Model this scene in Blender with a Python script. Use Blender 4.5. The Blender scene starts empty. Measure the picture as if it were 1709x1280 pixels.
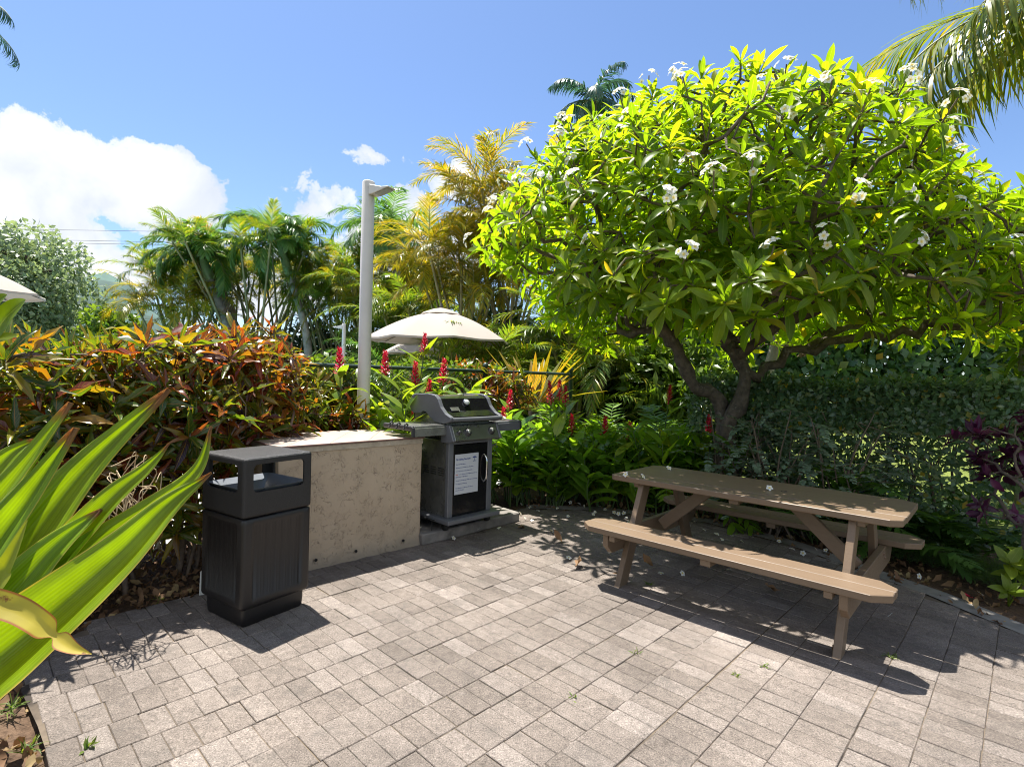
import bpy, bmesh, math, random
import numpy as np
from mathutils import Vector, Matrix

rng = np.random.default_rng(7)
random.seed(7)
PI = math.pi
sc = bpy.context.scene
COL = sc.collection
V3 = lambda *a: np.array(a, float)

# ------------------------------------------------------------------ camera
CAM_H, FPX, PITCH, ROLL = 1.4918, 896.0, -0.0108, 0.0262
cam_data = bpy.data.cameras.new('camera')
cam_data.sensor_width = 36.0
cam_data.lens = FPX / 1709.0 * 36.0
cam_data.clip_end = 6000
cam = bpy.data.objects.new('camera', cam_data)
COL.objects.link(cam)
CAM_M = Matrix.Translation((0, 0, CAM_H)) @ Matrix.Rotation(PI/2 + PITCH, 4, 'X') @ Matrix.Rotation(ROLL, 4, 'Z')
cam.matrix_world = CAM_M
sc.camera = cam

def at(u, v, Y=None, z=None):
    """world point estimated from a photo measurement and a distance Y (or a height z)"""
    d = np.array(CAM_M.to_3x3() @ Vector(((u-854.5)/FPX, (640-v)/FPX, -1.0)))
    t = Y/d[1] if Y is not None else (z-CAM_H)/d[2]
    return d*t + V3(0, 0, CAM_H)

# ------------------------------------------------------------------ object helpers
def link(o, parent=None):
    COL.objects.link(o)
    if parent is not None:
        o.parent = parent
    return o

def tag(o, label=None, cat=None, group=None, kind=None):
    if label: o['label'] = label
    if cat: o['category'] = cat
    if group: o['group'] = group
    if kind: o['kind'] = kind
    return o

def thing(name, label, cat, loc=(0, 0, 0), rz=0, group=None):
    o = bpy.data.objects.new(name, None)
    o.empty_display_size = .1
    o.location = tuple(float(x) for x in loc)
    o.rotation_euler = (0, 0, rz)
    link(o)
    return tag(o, label, cat, group)

def copy_tree(o, parent=None):
    c = o.copy()
    link(c, parent)
    for ch in list(o.children):
        copy_tree(ch, c)
    return c

class MB:
    def __init__(s):
        s.v = []; s.uv = []; s.n = 0; s.f = []; s.m = []; s.sm = []
    def add(s, v, faces, mat=0, uv=None, smooth=True):
        v = np.asarray(v, float).reshape(-1, 3)
        s.v.append(v)
        s.uv.append(np.zeros((len(v), 2)) if uv is None else np.asarray(uv, float).reshape(-1, 2))
        if isinstance(faces, np.ndarray):
            groups = [faces]
        else:
            by = {}
            for f in faces: by.setdefault(len(f), []).append(f)
            groups = [np.array(x) for x in by.values()]
        for g in groups:
            s.f.append(g + s.n); s.m.append(mat); s.sm.append(smooth)
        s.n += len(v)
        return s
    def build(s, name, mats, parent=None):
        me = bpy.data.meshes.new(name)
        V = np.concatenate(s.v); UV = np.concatenate(s.uv)
        loops = np.concatenate([g.ravel() for g in s.f]).astype(np.int32)
        sizes = np.concatenate([np.full(len(g), g.shape[1]) for g in s.f])
        starts = np.concatenate([[0], np.cumsum(sizes)[:-1]]).astype(np.int32)
        mi = np.concatenate([np.full(len(g), m) for g, m in zip(s.f, s.m)]).astype(np.int32)
        sm = np.concatenate([np.full(len(g), m) for g, m in zip(s.f, s.sm)]).astype(bool)
        me.vertices.add(len(V)); me.vertices.foreach_set('co', V.astype(np.float32).ravel())
        me.loops.add(len(loops)); me.loops.foreach_set('vertex_index', loops)
        me.polygons.add(len(starts)); me.polygons.foreach_set('loop_start', starts)
        me.polygons.foreach_set('material_index', mi)
        me.polygons.foreach_set('use_smooth', sm)
        ul = me.uv_layers.new(name='UVMap')
        ul.data.foreach_set('uv', UV[loops].astype(np.float32).ravel())
        me.update(calc_edges=True)
        me.validate()
        for m in (mats if isinstance(mats, (list, tuple)) else [mats]):
            me.materials.append(m)
        return link(bpy.data.objects.new(name, me), parent)

def bm_arrays(bm):
    bm.verts.ensure_lookup_table(); bm.verts.index_update()
    v = np.array([x.co[:] for x in bm.verts]); f = [[w.index for w in p.verts] for p in bm.faces]
    bm.free()
    return v, f

def xf(v, loc=(0, 0, 0), R=None):
    v = np.asarray(v, float)
    if R is not None: v = v @ np.asarray(R, float).T
    return v + np.asarray(loc, float)

def rotm(axis, ang): return np.array(Matrix.Rotation(ang, 3, axis))

def box(mb, c, s, bev=.003, R=None, mat=0, seg=1):
    bm = bmesh.new()
    bmesh.ops.create_cube(bm, size=1)
    for x in bm.verts: x.co = Vector((x.co.x*s[0], x.co.y*s[1], x.co.z*s[2]))
    if bev > 0:
        bmesh.ops.bevel(bm, geom=list(bm.edges), offset=min(bev, min(s)*.45), segments=seg, affect='EDGES', profile=.5)
    v, f = bm_arrays(bm)
    mb.add(xf(v, c, R), f, mat, smooth=False)

def prism(mb, poly, h, M=None, bev=.003, mat=0, smooth=False):
    """polygon in local XY extruded 0..h along Z, then placed by the 4x4 matrix M"""
    bm = bmesh.new()
    vs = [bm.verts.new((p[0], p[1], 0)) for p in poly]
    f = bm.faces.new(vs)
    r = bmesh.ops.extrude_face_region(bm, geom=[f])
    for g in r['geom']:
        if isinstance(g, bmesh.types.BMVert): g.co.z += h
    bmesh.ops.recalc_face_normals(bm, faces=list(bm.faces))
    if bev > 0:
        bmesh.ops.bevel(bm, geom=list(bm.edges), offset=bev, segments=1, affect='EDGES')
    v, f = bm_arrays(bm)
    if M is not None: v = xf(v, np.array(M.translation), np.array(M.to_3x3()))
    mb.add(v, f, mat, smooth=smooth)

def tube(mb, P, r, n=8, mat=0, caps=True, smooth=True, knob=0.):
    P = np.asarray(P, float); k = len(P)
    r = np.full(k, r, float) if np.isscalar(r) else np.asarray(r, float)
    T = np.gradient(P, axis=0); T /= np.linalg.norm(T, axis=1)[:, None] + 1e-9
    a = V3(0, 0, 1) if abs(T[0][2]) < .9 else V3(1, 0, 0)
    N = np.cross(T[0], a); N /= np.linalg.norm(N)
    rings = []; ang = np.arange(n)*2*PI/n
    for i in range(k):
        N = N - T[i]*N.dot(T[i]); N /= np.linalg.norm(N) + 1e-9
        B = np.cross(T[i], N)
        rr = r[i]*(1+knob*(np.sin(ang*2+P[i][2]*9+P[i][0]*5)*.6+np.sin(ang*3-P[i][1]*14+P[i][2]*17)*.5+rng.normal(0, .35, n)))[:, None] if knob else r[i]
        rings.append(P[i] + rr*(np.cos(ang)[:, None]*N + np.sin(ang)[:, None]*B))
    v = np.concatenate(rings)
    i = np.arange(k-1)[:, None]*n; j = np.arange(n)[None]; j2 = (j+1) % n
    q = np.stack([i+j, i+j2, i+n+j2, i+n+j], -1).reshape(-1, 4)
    ln = np.concatenate([[0], np.cumsum(np.linalg.norm(np.diff(P, axis=0), axis=1))])
    uv = np.stack([np.tile(ang/(2*PI), k), np.repeat(ln, n)], 1)
    mb.add(v, q, mat, uv, smooth)
    if caps:
        mb.add(rings[0], [list(range(n))[::-1]], mat, smooth=False)
        mb.add(rings[-1], [list(range(n))], mat, smooth=False)

def lathe(mb, prof, n=24, c=(0, 0, 0), mat=0, R=None, smooth=True):
    prof = np.asarray(prof, float); k = len(prof); ang = np.arange(n)*2*PI/n
    v = np.stack([prof[:, 0][:, None]*np.cos(ang), prof[:, 0][:, None]*np.sin(ang), np.repeat(prof[:, 1][:, None], n, 1)], -1).reshape(-1, 3)
    i = np.arange(k-1)[:, None]*n; j = np.arange(n)[None]; j2 = (j+1) % n
    mb.add(xf(v, c, R), np.stack([i+j, i+j2, i+n+j2, i+n+j], -1).reshape(-1, 4), mat, smooth=smooth)

def spline(P, m=8):
    P = np.asarray(P, float)
    if len(P) < 3: return P
    Q = np.vstack([2*P[0]-P[1], P, 2*P[-1]-P[-2]]); out = []
    for i in range(1, len(Q)-2):
        t = np.linspace(0, 1, m, endpoint=False)[:, None]
        a, b, c, d = Q[i-1], Q[i], Q[i+1], Q[i+2]
        out.append(.5*((2*b)+(-a+c)*t+(2*a-5*b+4*c-d)*t**2+(-a+3*b-3*c+d)*t**3))
    out.append(P[-1:])
    return np.concatenate(out)

def norm(a):
    a = np.asarray(a, float)
    return a/(np.linalg.norm(a, axis=-1, keepdims=True)+1e-9)

# ------------------------------------------------------------------ leaves
lanc = lambda t: np.sin(PI*np.clip(t, 0, 1)**.75)**.9
obov = lambda t: np.sin(PI*np.clip(t, 0, 1)**1.3)**.85
ovat = lambda t: np.sin(PI*np.clip(t, 0, 1)**.6)**.65
strap = lambda t: np.clip(np.minimum(.75+.5*t, 1)*np.minimum(1, (1-t)*2.2)**.8, 0, 1)

def leaf(nv, prof, fold=.15, droop=.6, wave=0.0):
    t = np.linspace(0, 1, nv+1); th = -droop*t
    dt = 1/nv; tm = (th[:-1]+th[1:])/2
    y = np.concatenate([[0], np.cumsum(np.cos(tm))*dt]); z = np.concatenate([[0], np.cumsum(np.sin(tm))*dt])
    w = prof(t)*.5; w[-1] = .004; w[0] = max(w[0], .03)
    v = np.zeros((nv+1, 3, 3)); f_ = fold*w*.35
    wv = wave*np.sin(t*19)*w
    for k, s in enumerate((-1, 0, 1)):
        up = f_*abs(s) + wv*s
        v[:, k, 0] = w*s; v[:, k, 1] = y - np.sin(th)*up; v[:, k, 2] = z + np.cos(th)*up
    uv = np.zeros((nv+1, 3, 2)); uv[:, :, 0] = [0, .5, 1]; uv[:, :, 1] = t[:, None]
    q = []
    for i in range(nv):
        a = i*3
        q += [[a, a+1, a+4, a+3], [a+1, a+2, a+5, a+4]]
    return v.reshape(-1, 3), np.array(q), uv.reshape(-1, 2)

def leafset(nv, prof, fold=.15, droops=(.2, .6, 1.0), wave=0.): return [leaf(nv, prof, fold, d, wave) for d in droops]

def scatter(mb, T, pos, D, U, L, W, mat=0):
    """place leaf templates T (one or a list, picked at random) at pos, pointing along D, face towards U"""
    pos = np.atleast_2d(pos); m = len(pos)
    D = norm(np.broadcast_to(D, pos.shape)); U = np.broadcast_to(U, pos.shape)
    L = np.broadcast_to(np.asarray(L, float), (m,)); W = np.broadcast_to(np.asarray(W, float), (m,))
    X = norm(np.cross(D, U)); Z = np.cross(X, D)
    T = T if isinstance(T, list) else [T]
    pick = rng.integers(0, len(T), m)
    for k, (tv, tq, tuv) in enumerate(T):
        s = np.where(pick == k)[0]
        if len(s) == 0: continue
        v = (pos[s][:, None] + X[s][:, None]*(tv[None, :, 0:1]*W[s][:, None, None]) + D[s][:, None]*(tv[None, :, 1:2]*L[s][:, None, None])
             + Z[s][:, None]*(tv[None, :, 2:3]*L[s][:, None, None]))
        q = (tq[None] + (np.arange(len(s))*len(tv))[:, None, None]).reshape(-1, 4)
        mb.add(v.reshape(-1, 3), q, mat, np.tile(tuv, (len(s), 1)))

def rosettes(mb, T, C, A, n, L, W, p0=.25, p1=1.5, jit=.15, mat=0, ladd=0.):
    """whorls of n leaves on centres C with axes A; inner leaves upright, outer spreading"""
    C = np.atleast_2d(C); A = norm(A); m = len(C)
    h = np.where(np.abs(A[:, 2:3]) < .9, V3(0, 0, 1), V3(1, 0, 0))
    u = norm(np.cross(A, h)); v = np.cross(A, u)
    off = rng.uniform(0, 2*PI, m); sc_ = rng.uniform(.8, 1.15, m)
    for k in range(n):
        az = off + k*2.39996 + rng.normal(0, .15, m)
        f = (k+.5)/n
        ph = p0 + (p1-p0)*f + rng.normal(0, jit, m)
        rad = np.cos(az)[:, None]*u + np.sin(az)[:, None]*v
        D = np.cos(ph)[:, None]*A + np.sin(ph)[:, None]*rad
        U = np.sin(ph)[:, None]*A - np.cos(ph)[:, None]*rad + rng.normal(0, .12, (m, 3))
        l = L*sc_*np.clip(rng.normal(1.0, .17, m), .5, 1.35)*(.65+.35*min(1, f*2))
        scatter(mb, T, C - A*(f*.07*L/.3 + ladd*f), D, U, l, l/L*W, mat)

# ------------------------------------------------------------------ materials
def newmat(name):
    m = bpy.data.materials.new(name); m.use_nodes = True
    nt = m.node_tree; nt.nodes.clear()
    out = nt.nodes.new('ShaderNodeOutputMaterial')
    return m, nt, out

class NT:
    def __init__(s, nt): s.nt = nt
    def n(s, t, **kw):
        x = s.nt.nodes.new(t)
        for k, v in kw.items(): setattr(x, k, v)
        return x
    def l(s, a, b): s.nt.links.new(a, b)
    def set(s, sock, v):
        if hasattr(v, 'is_output') or isinstance(v, bpy.types.NodeSocket): s.l(v, sock)
        else: sock.default_value = v
    def math(s, op, a, b=0., c=None, clamp=False):
        x = s.n('ShaderNodeMath', operation=op, use_clamp=clamp)
        s.set(x.inputs[0], a); s.set(x.inputs[1], b)
        if c is not None: s.set(x.inputs[2], c)
        return x.outputs[0]
    def ramp(s, fac, stops, interp='LINEAR'):
        x = s.n('ShaderNodeValToRGB'); x.color_ramp.interpolation = interp
        e = x.color_ramp.elements
        while len(e) < len(stops): e.new(.5)
        for k, (p, c) in enumerate(stops):
            e[k].position = p; e[k].color = (*c, 1) if not np.isscalar(c) else (c, c, c, 1)
        s.set(x.inputs[0], fac)
        return x.outputs[0]
    def mix(s, fac, a, b, mode='MIX'):
        x = s.n('ShaderNodeMix', data_type='RGBA', blend_type=mode)
        s.set(x.inputs[0], fac)
        for i, v in ((6, a), (7, b)):
            if isinstance(v, tuple): v = (*v, 1) if len(v) == 3 else v
            s.set(x.inputs[i], v)
        return x.outputs[2]
    def noise(s, scale, detail=3, rough=.55, vec=None, dist=0., out=0):
        x = s.n('ShaderNodeTexNoise')
        x.inputs['Scale'].default_value = scale; x.inputs['Detail'].default_value = detail
        x.inputs['Roughness'].default_value = rough; x.inputs['Distortion'].default_value = dist
        if vec is not None: s.l(vec, x.inputs['Vector'])
        return x.outputs[out]
    def coord(s, which='Object'): return s.n('ShaderNodeTexCoord').outputs[which]
    def bump(s, h, strength=.3, dist=.01):
        x = s.n('ShaderNodeBump'); x.inputs['Strength'].default_value = strength; x.inputs['Distance'].default_value = dist
        s.l(h, x.inputs['Height']); return x.outputs[0]
    def principled(s, base, rough=.5, metal=0., spec=.5, normal=None, coat=0.):
        x = s.n('ShaderNodeBsdfPrincipled')
        s.set(x.inputs['Base Color'], (*base, 1) if isinstance(base, tuple) else base)
        s.set(x.inputs['Roughness'], rough); s.set(x.inputs['Metallic'], metal)
        x.inputs['Specular IOR Level'].default_value = spec; x.inputs['Coat Weight'].default_value = coat
        if normal is not None: s.l(normal, x.inputs['Normal'])
        return x.outputs[0]

def plain(name, col, rough=.5, metal=0., var=.15, scale=12., bump=0., bscale=80., spec=.5, coat=0., stain=None):
    m, nt, out = newmat(name); k = NT(nt); c = k.coord()
    nz = k.noise(scale, 5, .6, c)
    lo = tuple(x*(1-var) for x in col); hi = tuple(min(1, x*(1+var)) for x in col)
    base = k.ramp(nz, [(.3, lo), (.7, hi)])
    if stain: base = k.mix(k.ramp(k.noise(stain[1], 6, .65, c), [(stain[2], 0.), (stain[2]+.12, 1.)]), base, stain[0])
    nr = k.bump(k.noise(bscale, 4, .6, c), bump, .01) if bump else None
    rg = k.math('ADD', k.math('MULTIPLY', nz, .2), rough-.1)
    k.l(k.principled(base, rg, metal, spec, nr, coat), out.inputs[0])
    return m

def leafmat(name, stops, rough=.38, trans=.45, gain=(1.7, 1.7, .6), mid=None, edge=None, veins=None, spec=.45, spots=None, ribs=0., tip=None):
    """stops: colour by leaf (each leaf picks its own), mid: (colour, half width) of the midrib, edge: (colour, width)"""
    m, nt, out = newmat(name); k = NT(nt)
    isl = k.n('ShaderNodeNewGeometry').outputs['Random Per Island']
    base = k.ramp(isl, stops)
    uv = k.n('ShaderNodeSeparateXYZ'); k.l(k.coord('UV'), uv.inputs[0]); ux, uy = uv.outputs[0], uv.outputs[1]
    d = k.math('ABSOLUTE', k.math('SUBTRACT', ux, .5))
    if veins:
        w = k.math('SINE', k.math('MULTIPLY', k.math('SUBTRACT', uy, k.math('MULTIPLY', d, .35)), veins[1]))
        base = k.mix(k.math('MULTIPLY', k.ramp(w, [(.75, 0.), (1., 1.)]), veins[2]), base, veins[0])
    if spots:
        base = k.mix(k.ramp(k.noise(spots[1], 4, .6, k.coord()), [(spots[2], 0.), (spots[2]+.08, 1.)]), base, spots[0])
    nrm_ = None
    if ribs:
        rb = k.math('SINE', k.math('MULTIPLY', ux, 150.))
        rb2 = k.math('ADD', rb, k.math('MULTIPLY', k.math('SINE', k.math('MULTIPLY', ux, 43.)), .8))
        base = k.mix(1.0, base, k.ramp(k.math('MULTIPLY_ADD', rb2, .25, .5), [(0, 1-ribs), (1, 1+ribs)]), 'MULTIPLY')
        nrm_ = k.bump(rb2, .25, .002)
    if mid:
        base = k.mix(k.ramp(d, [(0, 1.), (mid[1], 0.)]), base, mid[0])
    if edge:
        base = k.mix(k.ramp(d, [(.5-edge[1], 0.), (.5-edge[1]*.4, 1.)]), base, edge[0])
    if tip:
        base = k.mix(k.ramp(k.math('ADD', uy, k.math('MULTIPLY', k.noise(30, 3, .6, k.coord()), .05)), [(tip[1], 0.), (tip[1]+.035, 1.)]), base, tip[0])
    base = k.mix(1.0, base, k.ramp(k.noise(9, 3, .5, k.coord()), [(.3, .8), (.7, 1.15)]), 'MULTIPLY')
    tc = k.mix(1.0, base, gain, 'MULTIPLY')
    p = k.principled(base, rough, 0, spec, nrm_)
    t = k.n('ShaderNodeBsdfTranslucent'); k.l(tc, t.inputs[0])
    mx = k.n('ShaderNodeMixShader'); mx.inputs[0].default_value = trans
    k.l(p, mx.inputs[1]); k.l(t.outputs[0], mx.inputs[2]); k.l(mx.outputs[0], out.inputs[0])
    return m

# ------------------------------------------------------------------ light, sky, clouds
SUN = norm(V3(-.23, .24, 1.0))
ld = bpy.data.lights.new('sun', 'SUN'); ld.energy = 5.0; ld.angle = math.radians(.53); ld.color = (1, .955, .88)
lo = link(bpy.data.objects.new('sun', ld)); lo.location = (-4, 4, 16)
lo.rotation_euler = Vector(SUN).to_track_quat('Z', 'Y').to_euler()

w = bpy.data.worlds.new('World'); sc.world = w; w.use_nodes = True
nt = w.node_tree; nt.nodes.clear(); k = NT(nt)
sky = k.n('ShaderNodeTexSky', sky_type='NISHITA'); sky.sun_disc = False
sky.sun_elevation = math.asin(SUN[2]); sky.sun_rotation = math.atan2(SUN[0], SUN[1])
sky.altitude = 0; sky.air_density = 1.0; sky.dust_density = .6; sky.ozone_density = 1.6
gen = k.coord('Generated')
sx = k.n('ShaderNodeSeparateXYZ'); k.l(gen, sx.inputs[0])
az = k.math('ARCTAN2', sx.outputs[0], sx.outputs[1]); el = k.math('ARCSINE', sx.outputs[2])
nz = k.noise(7, 9, .62, gen, .25); nz2 = k.noise(2.4, 4, .5, gen)
def blob(a, e, ra, re):
    dx = k.math('DIVIDE', k.math('SUBTRACT', az, a), ra); dy = k.math('DIVIDE', k.math('SUBTRACT', el, e), re)
    return k.math('SUBTRACT', 1., k.math('SQRT', k.math('ADD', k.math('MULTIPLY', dx, dx), k.math('MULTIPLY', dy, dy))))
def sky_ae(u, v):
    d = norm(at(u, v, Y=1.) - V3(0, 0, CAM_H)); return math.atan2(d[0], d[1]), math.asin(d[2])
fld = None
for (u, v, ru, rv, pk) in ((75, 290, 150, 110, 1.), (255, 325, 130, 95, 1.), (20, 390, 240, 100, 1.), (150, 450, 190, 70, 1.), (668, 330, 50, 45, .5), (765, 300, 60, 55, .75), (545, 345, 75, 45, .36),
                       (650, 268, 75, 26, .40), (430, 470, 190, 70, .9), (200, 455, 150, 50, .8), (1500, 520, 420, 70, .9), (-700, 300, 300, 120, 1.), (2700, 350, 300, 100, 1.), (700, 420, 170, 70, .9)):
    a0, e0 = sky_ae(u, v)
    b = blob(a0, e0, ru/FPX*math.cos(a0)**1.4, rv/FPX*math.cos(a0))
    b = k.math('MULTIPLY', b, pk)
    fld = b if fld is None else k.math('MAXIMUM', fld, b)
for (a0, e0, ra_, re_) in ((2.75, .55, .75, .42), (-2.6, .50, .8, .40), (1.9, .45, .5, .3), (-1.75, .62, .45, .3), (3.1, 1.05, .9, .3)):  # unseen clouds added behind the camera as fill light for the shade
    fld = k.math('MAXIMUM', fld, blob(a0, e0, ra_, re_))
low = k.math('SUBTRACT', .16, k.math('MULTIPLY', k.math('ABSOLUTE', el), 1.6))
fld = k.math('MAXIMUM', fld, low)
dens = k.math('ADD', k.math('ADD', fld, k.math('ADD', k.math('MULTIPLY', k.math('SUBTRACT', nz, .5), 1.7), k.math('MULTIPLY', k.math('SUBTRACT', k.noise(19, 6, .6, gen), .5), .55))), k.math('MULTIPLY', k.math('SUBTRACT', nz2, .5), .5))
mask = k.ramp(dens, [(.13, 0.), (.20, .75), (.33, 1.)], 'EASE')
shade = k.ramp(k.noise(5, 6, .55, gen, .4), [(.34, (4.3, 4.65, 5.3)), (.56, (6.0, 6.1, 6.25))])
tint = k.mix(1.0, sky.outputs[0], (.82, .915, 1.06), 'MULTIPLY')
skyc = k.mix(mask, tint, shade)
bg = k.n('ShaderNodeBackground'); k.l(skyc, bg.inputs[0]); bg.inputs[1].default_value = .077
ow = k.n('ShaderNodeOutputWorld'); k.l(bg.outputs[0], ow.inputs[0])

sc.view_settings.view_transform = 'Standard'; sc.view_settings.look = 'None'
sc.view_settings.exposure = 1.28; sc.view_settings.gamma = 1.0
sc.view_settings.use_curve_mapping = False
cy = sc.cycles
cy.max_bounces = 7; cy.diffuse_bounces = 4; cy.glossy_bounces = 2; cy.transmission_bounces = 5; cy.transparent_max_bounces = 4
cy.caustics_reflective = False; cy.caustics_refractive = False
cy.use_denoising = True; cy.filter_width = 1.05
try: cy.denoiser = 'OPENIMAGEDENOISE'
except Exception: pass

# ------------------------------------------------------------------ the setting
def sheet(name, poly, z, mat, sub=0, bumpy=0.):
    bm = bmesh.new()
    f = bm.faces.new([bm.verts.new((p[0], p[1], z)) for p in poly])
    bmesh.ops.triangulate(bm, faces=[f])
    v, fc = bm_arrays(bm)
    o = MB().add(v, fc, smooth=False).build(name, mat)
    return tag(o, kind='structure')

def soil_material():
    m, nt, out = newmat('soil'); k = NT(nt); c = k.coord()
    a = k.ramp(k.noise(1.3, 6, .6, c), [(.3, (.085, .052, .034)), (.7, (.19, .125, .08))])
    b = k.ramp(k.noise(38, 5, .7, c), [(.35, .55), (.7, 1.3)])
    base = k.mix(1., a, b, 'MULTIPLY')
    h = k.noise(30, 6, .7, c)
    k.l(k.principled(base, .95, 0, .2, k.bump(h, .8, .03)), out.inputs[0]); return m
def grass_material():
    m, nt, out = newmat('lawn_grass'); k = NT(nt); c = k.coord()
    a = k.ramp(k.noise(.8, 5, .6, c), [(.3, (.11, .15, .028)), (.7, (.20, .24, .05))])
    b = k.ramp(k.noise(90, 4, .7, c), [(.3, .5), (.7, 1.4)])
    k.l(k.principled(k.mix(1., a, b, 'MULTIPLY'), .8, 0, .2, k.bump(k.noise(120, 3, .6, c), .8, .03)), out.inputs[0]); return m
def ground_material():
    m, nt, out = newmat('ground_cover_earth'); k = NT(nt); c = k.coord()
    a = k.ramp(k.noise(.12, 5, .6, c), [(.3, (.05, .075, .02)), (.7, (.11, .13, .04))])
    k.l(k.principled(k.mix(1., a, k.ramp(k.noise(14, 5, .7, c), [(.3, .6), (.7, 1.3)]), 'MULTIPLY'), .95, 0, .15), out.inputs[0]); return m

S = 2500
sheet('ground', [(-S, -S), (S, -S), (S, S), (-S, S)], -.085, ground_material())
Adir = norm(V3(math.cos(math.radians(46)), math.sin(math.radians(46)), 0))
Bdir = V3(Adir[1], -Adir[0], 0)
# bed soil: bumpy grid with litter
SOIL = soil_material()
gx, gy = np.meshgrid(np.linspace(-5.2, 6.4, 150), np.linspace(-.5, 9.2, 130))
hz = .012*np.sin(gx*9+gy*4)+.012*np.sin(gx*5.3-gy*11)+.008*np.sin(gx*23+gy*17)
sv = np.stack([gx, gy, hz-.042], -1)
FENCE0 = V3(-3.0, 4.45, 0)
sd = (sv[..., :2]-FENCE0[:2]) @ np.array([-Adir[1], Adir[0]])
ii = np.arange(129)[:, None]*150+np.arange(149)[None]
qq = np.stack([ii, ii+1, ii+151, ii+150], -1).reshape(-1, 4)
ok = sd.ravel()[qq].max(1) < .25
tag(MB().add(sv.reshape(-1, 3), qq[ok]).build('garden_bed_soil', SOIL), kind='structure')
# pool deck beyond the fence, pool, lawn
f0 = FENCE0 + V3(-Adir[1], Adir[0], 0)*.12
concrete_pale = plain('pale_deck_concrete', (.34, .335, .325), .8, var=.08, scale=1.5, bump=.1)
sheet('pool_deck', [tuple((f0-Adir*7)[:2]), tuple((f0+Adir*4.6)[:2]), (1.8, 12), (-1, 19), (-12, 21), (-26, 20), (-24, 4)], -.03, concrete_pale)
m, nt, out = newmat('pool_water'); kk = NT(nt)
wc = kk.ramp(kk.noise(2.5, 3, .5, kk.coord(), 1.), [(.35, (.02, .36, .56)), (.65, (.06, .52, .70))])
kk.l(kk.principled(wc, .06, 0, .5, kk.bump(kk.noise(6, 3, .5, kk.coord()), .15, .05)), out.inputs[0])
POOLW = m
pp = [at(u, v, z=0) for (u, v) in ((-150, 740), (400, 728), (470, 702), (330, 676), (-60, 678))]
sheet('pool_water', [tuple(p[:2]) for p in pp], -.024, POOLW)
cp = MB(); q5 = [V3(p[0], p[1], 0) for p in pp]
cen = sum(q5)/5
for i in range(5):
    a, b = q5[i], q5[(i+1) % 5]
    ao, bo = a+norm(a-cen)*.35, b+norm(b-cen)*.35
    cp.add([(*a[:2], .03), (*b[:2], .03), (*bo[:2], .03), (*ao[:2], .03), (*ao[:2], -.02), (*bo[:2], -.02), (*a[:2], -.02), (*b[:2], -.02)], [[0, 1, 2, 3], [3, 2, 5, 4], [1, 0, 6, 7]], smooth=False)
tag(cp.build('pool_coping', plain('coping_tile', (.55, .5, .44), .7)), kind='structure')
lx, ly = np.meshgrid(np.linspace(0, 1, 40), np.linspace(0, 1, 24))
A0, A1, A2, A3 = V3(2.2, 7.4, 0), V3(6.6, 3.4, 0), V3(30, 12, 0), V3(2.6, 17.5, 0)
lv = (A0*(1-lx[..., None])+A1*lx[..., None])*(1-ly[..., None])+(A3*(1-lx[..., None])+A2*lx[..., None])*ly[..., None]
lv[..., 2] = .016+.50*ly**1.2+.015*np.sin(lx*31+ly*17)*ly
ii = np.arange(23)[:, None]*40+np.arange(39)[None]
tag(MB().add(lv.reshape(-1, 3), np.stack([ii, ii+1, ii+41, ii+40], -1).reshape(-1, 4)).build('lawn', grass_material()), kind='structure')
# far hills
hm = plain('forested_hill', (.055, .10, .085), .95, var=.5, scale=.02)  # bluish green base colour has the distance haze painted into it
hx = np.linspace(-1700, 900, 90); rows = []
def ridge(x): return 26 + 150*math.exp(-((x+840)/150)**2) + 8*math.sin(x*.02) + 6*math.sin(x*.061+1) + 90*math.exp(-((x+1250)/260)**2)
for s, fz in ((0, 0.), (.35, .45), (.7, .85), (1., 1.), (1.3, .7), (1.8, 0.)):
    rows.append([(x + 14*math.sin(x*.05+s*5), 860+s*260, -3+ridge(x)*fz*(1+.08*math.sin(x*.09+s*9))) for x in hx])
hv = np.array(rows).reshape(-1, 3); ii = np.arange(5)[:, None]*90+np.arange(89)[None]
tag(MB().add(hv, np.stack([ii, ii+1, ii+91, ii+90], -1).reshape(-1, 4)).build('hills', hm), kind='structure')

# patio of 4x8 inch pavers laid in courses
def inside(P, poly):
    x, y = P[:, 0], P[:, 1]; r = np.zeros(len(P), bool); n = len(poly)
    for i in range(n):
        (x0, y0), (x1, y1) = poly[i], poly[(i+1) % n]
        c = ((y0 > y) != (y1 > y)) & (x < (x1-x0)*(y-y0)/((y1-y0) or 1e-9)+x0); r ^= c
    return r
PATIO = [(-1.02, -.6), (-1.2, 1.3), (-1.64, 1.95), (-1.93, 2.21), (-2.28, 2.5), (-2.42, 2.9), (-2.33, 3.22), (-1.98, 3.5), (-1.75, 3.95), (.0, 5.7), (.2, 6.12), (1.03, 6.1), (2.10, 5.72),
         (2.62, 4.98), (2.90, 4.2), (3.04, 3.85), (3.12, 3.45), (3.3, 2.6), (3.4, -.6)]
RP = np.array([[Adir[0], Bdir[0]], [Adir[1], Bdir[1]]])   # columns: A (along course), B (across)
ctr = []; half = []
for j in range(-32, 36):
    off = rng.uniform(0, .1); wob = rng.normal(0, .0025)
    for i in range(-70, 90):
        ctr.append((i*.1008+off+rng.normal(0, .0008), j*.2016+wob))
ctr = np.array(ctr); wc_ = ctr @ RP.T
keep = inside(wc_, PATIO); wc_ = wc_[keep]; m_ = len(wc_)
hx_ = .0497-np.abs(rng.normal(0, .0007, m_)); hy_ = .1-np.abs(rng.normal(0, .001, m_))
yaw = rng.normal(0, .006, m_); tiltx = rng.normal(0, .009, m_); tilty = rng.normal(0, .006, m_); dz = rng.normal(0, .0013, m_)
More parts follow.
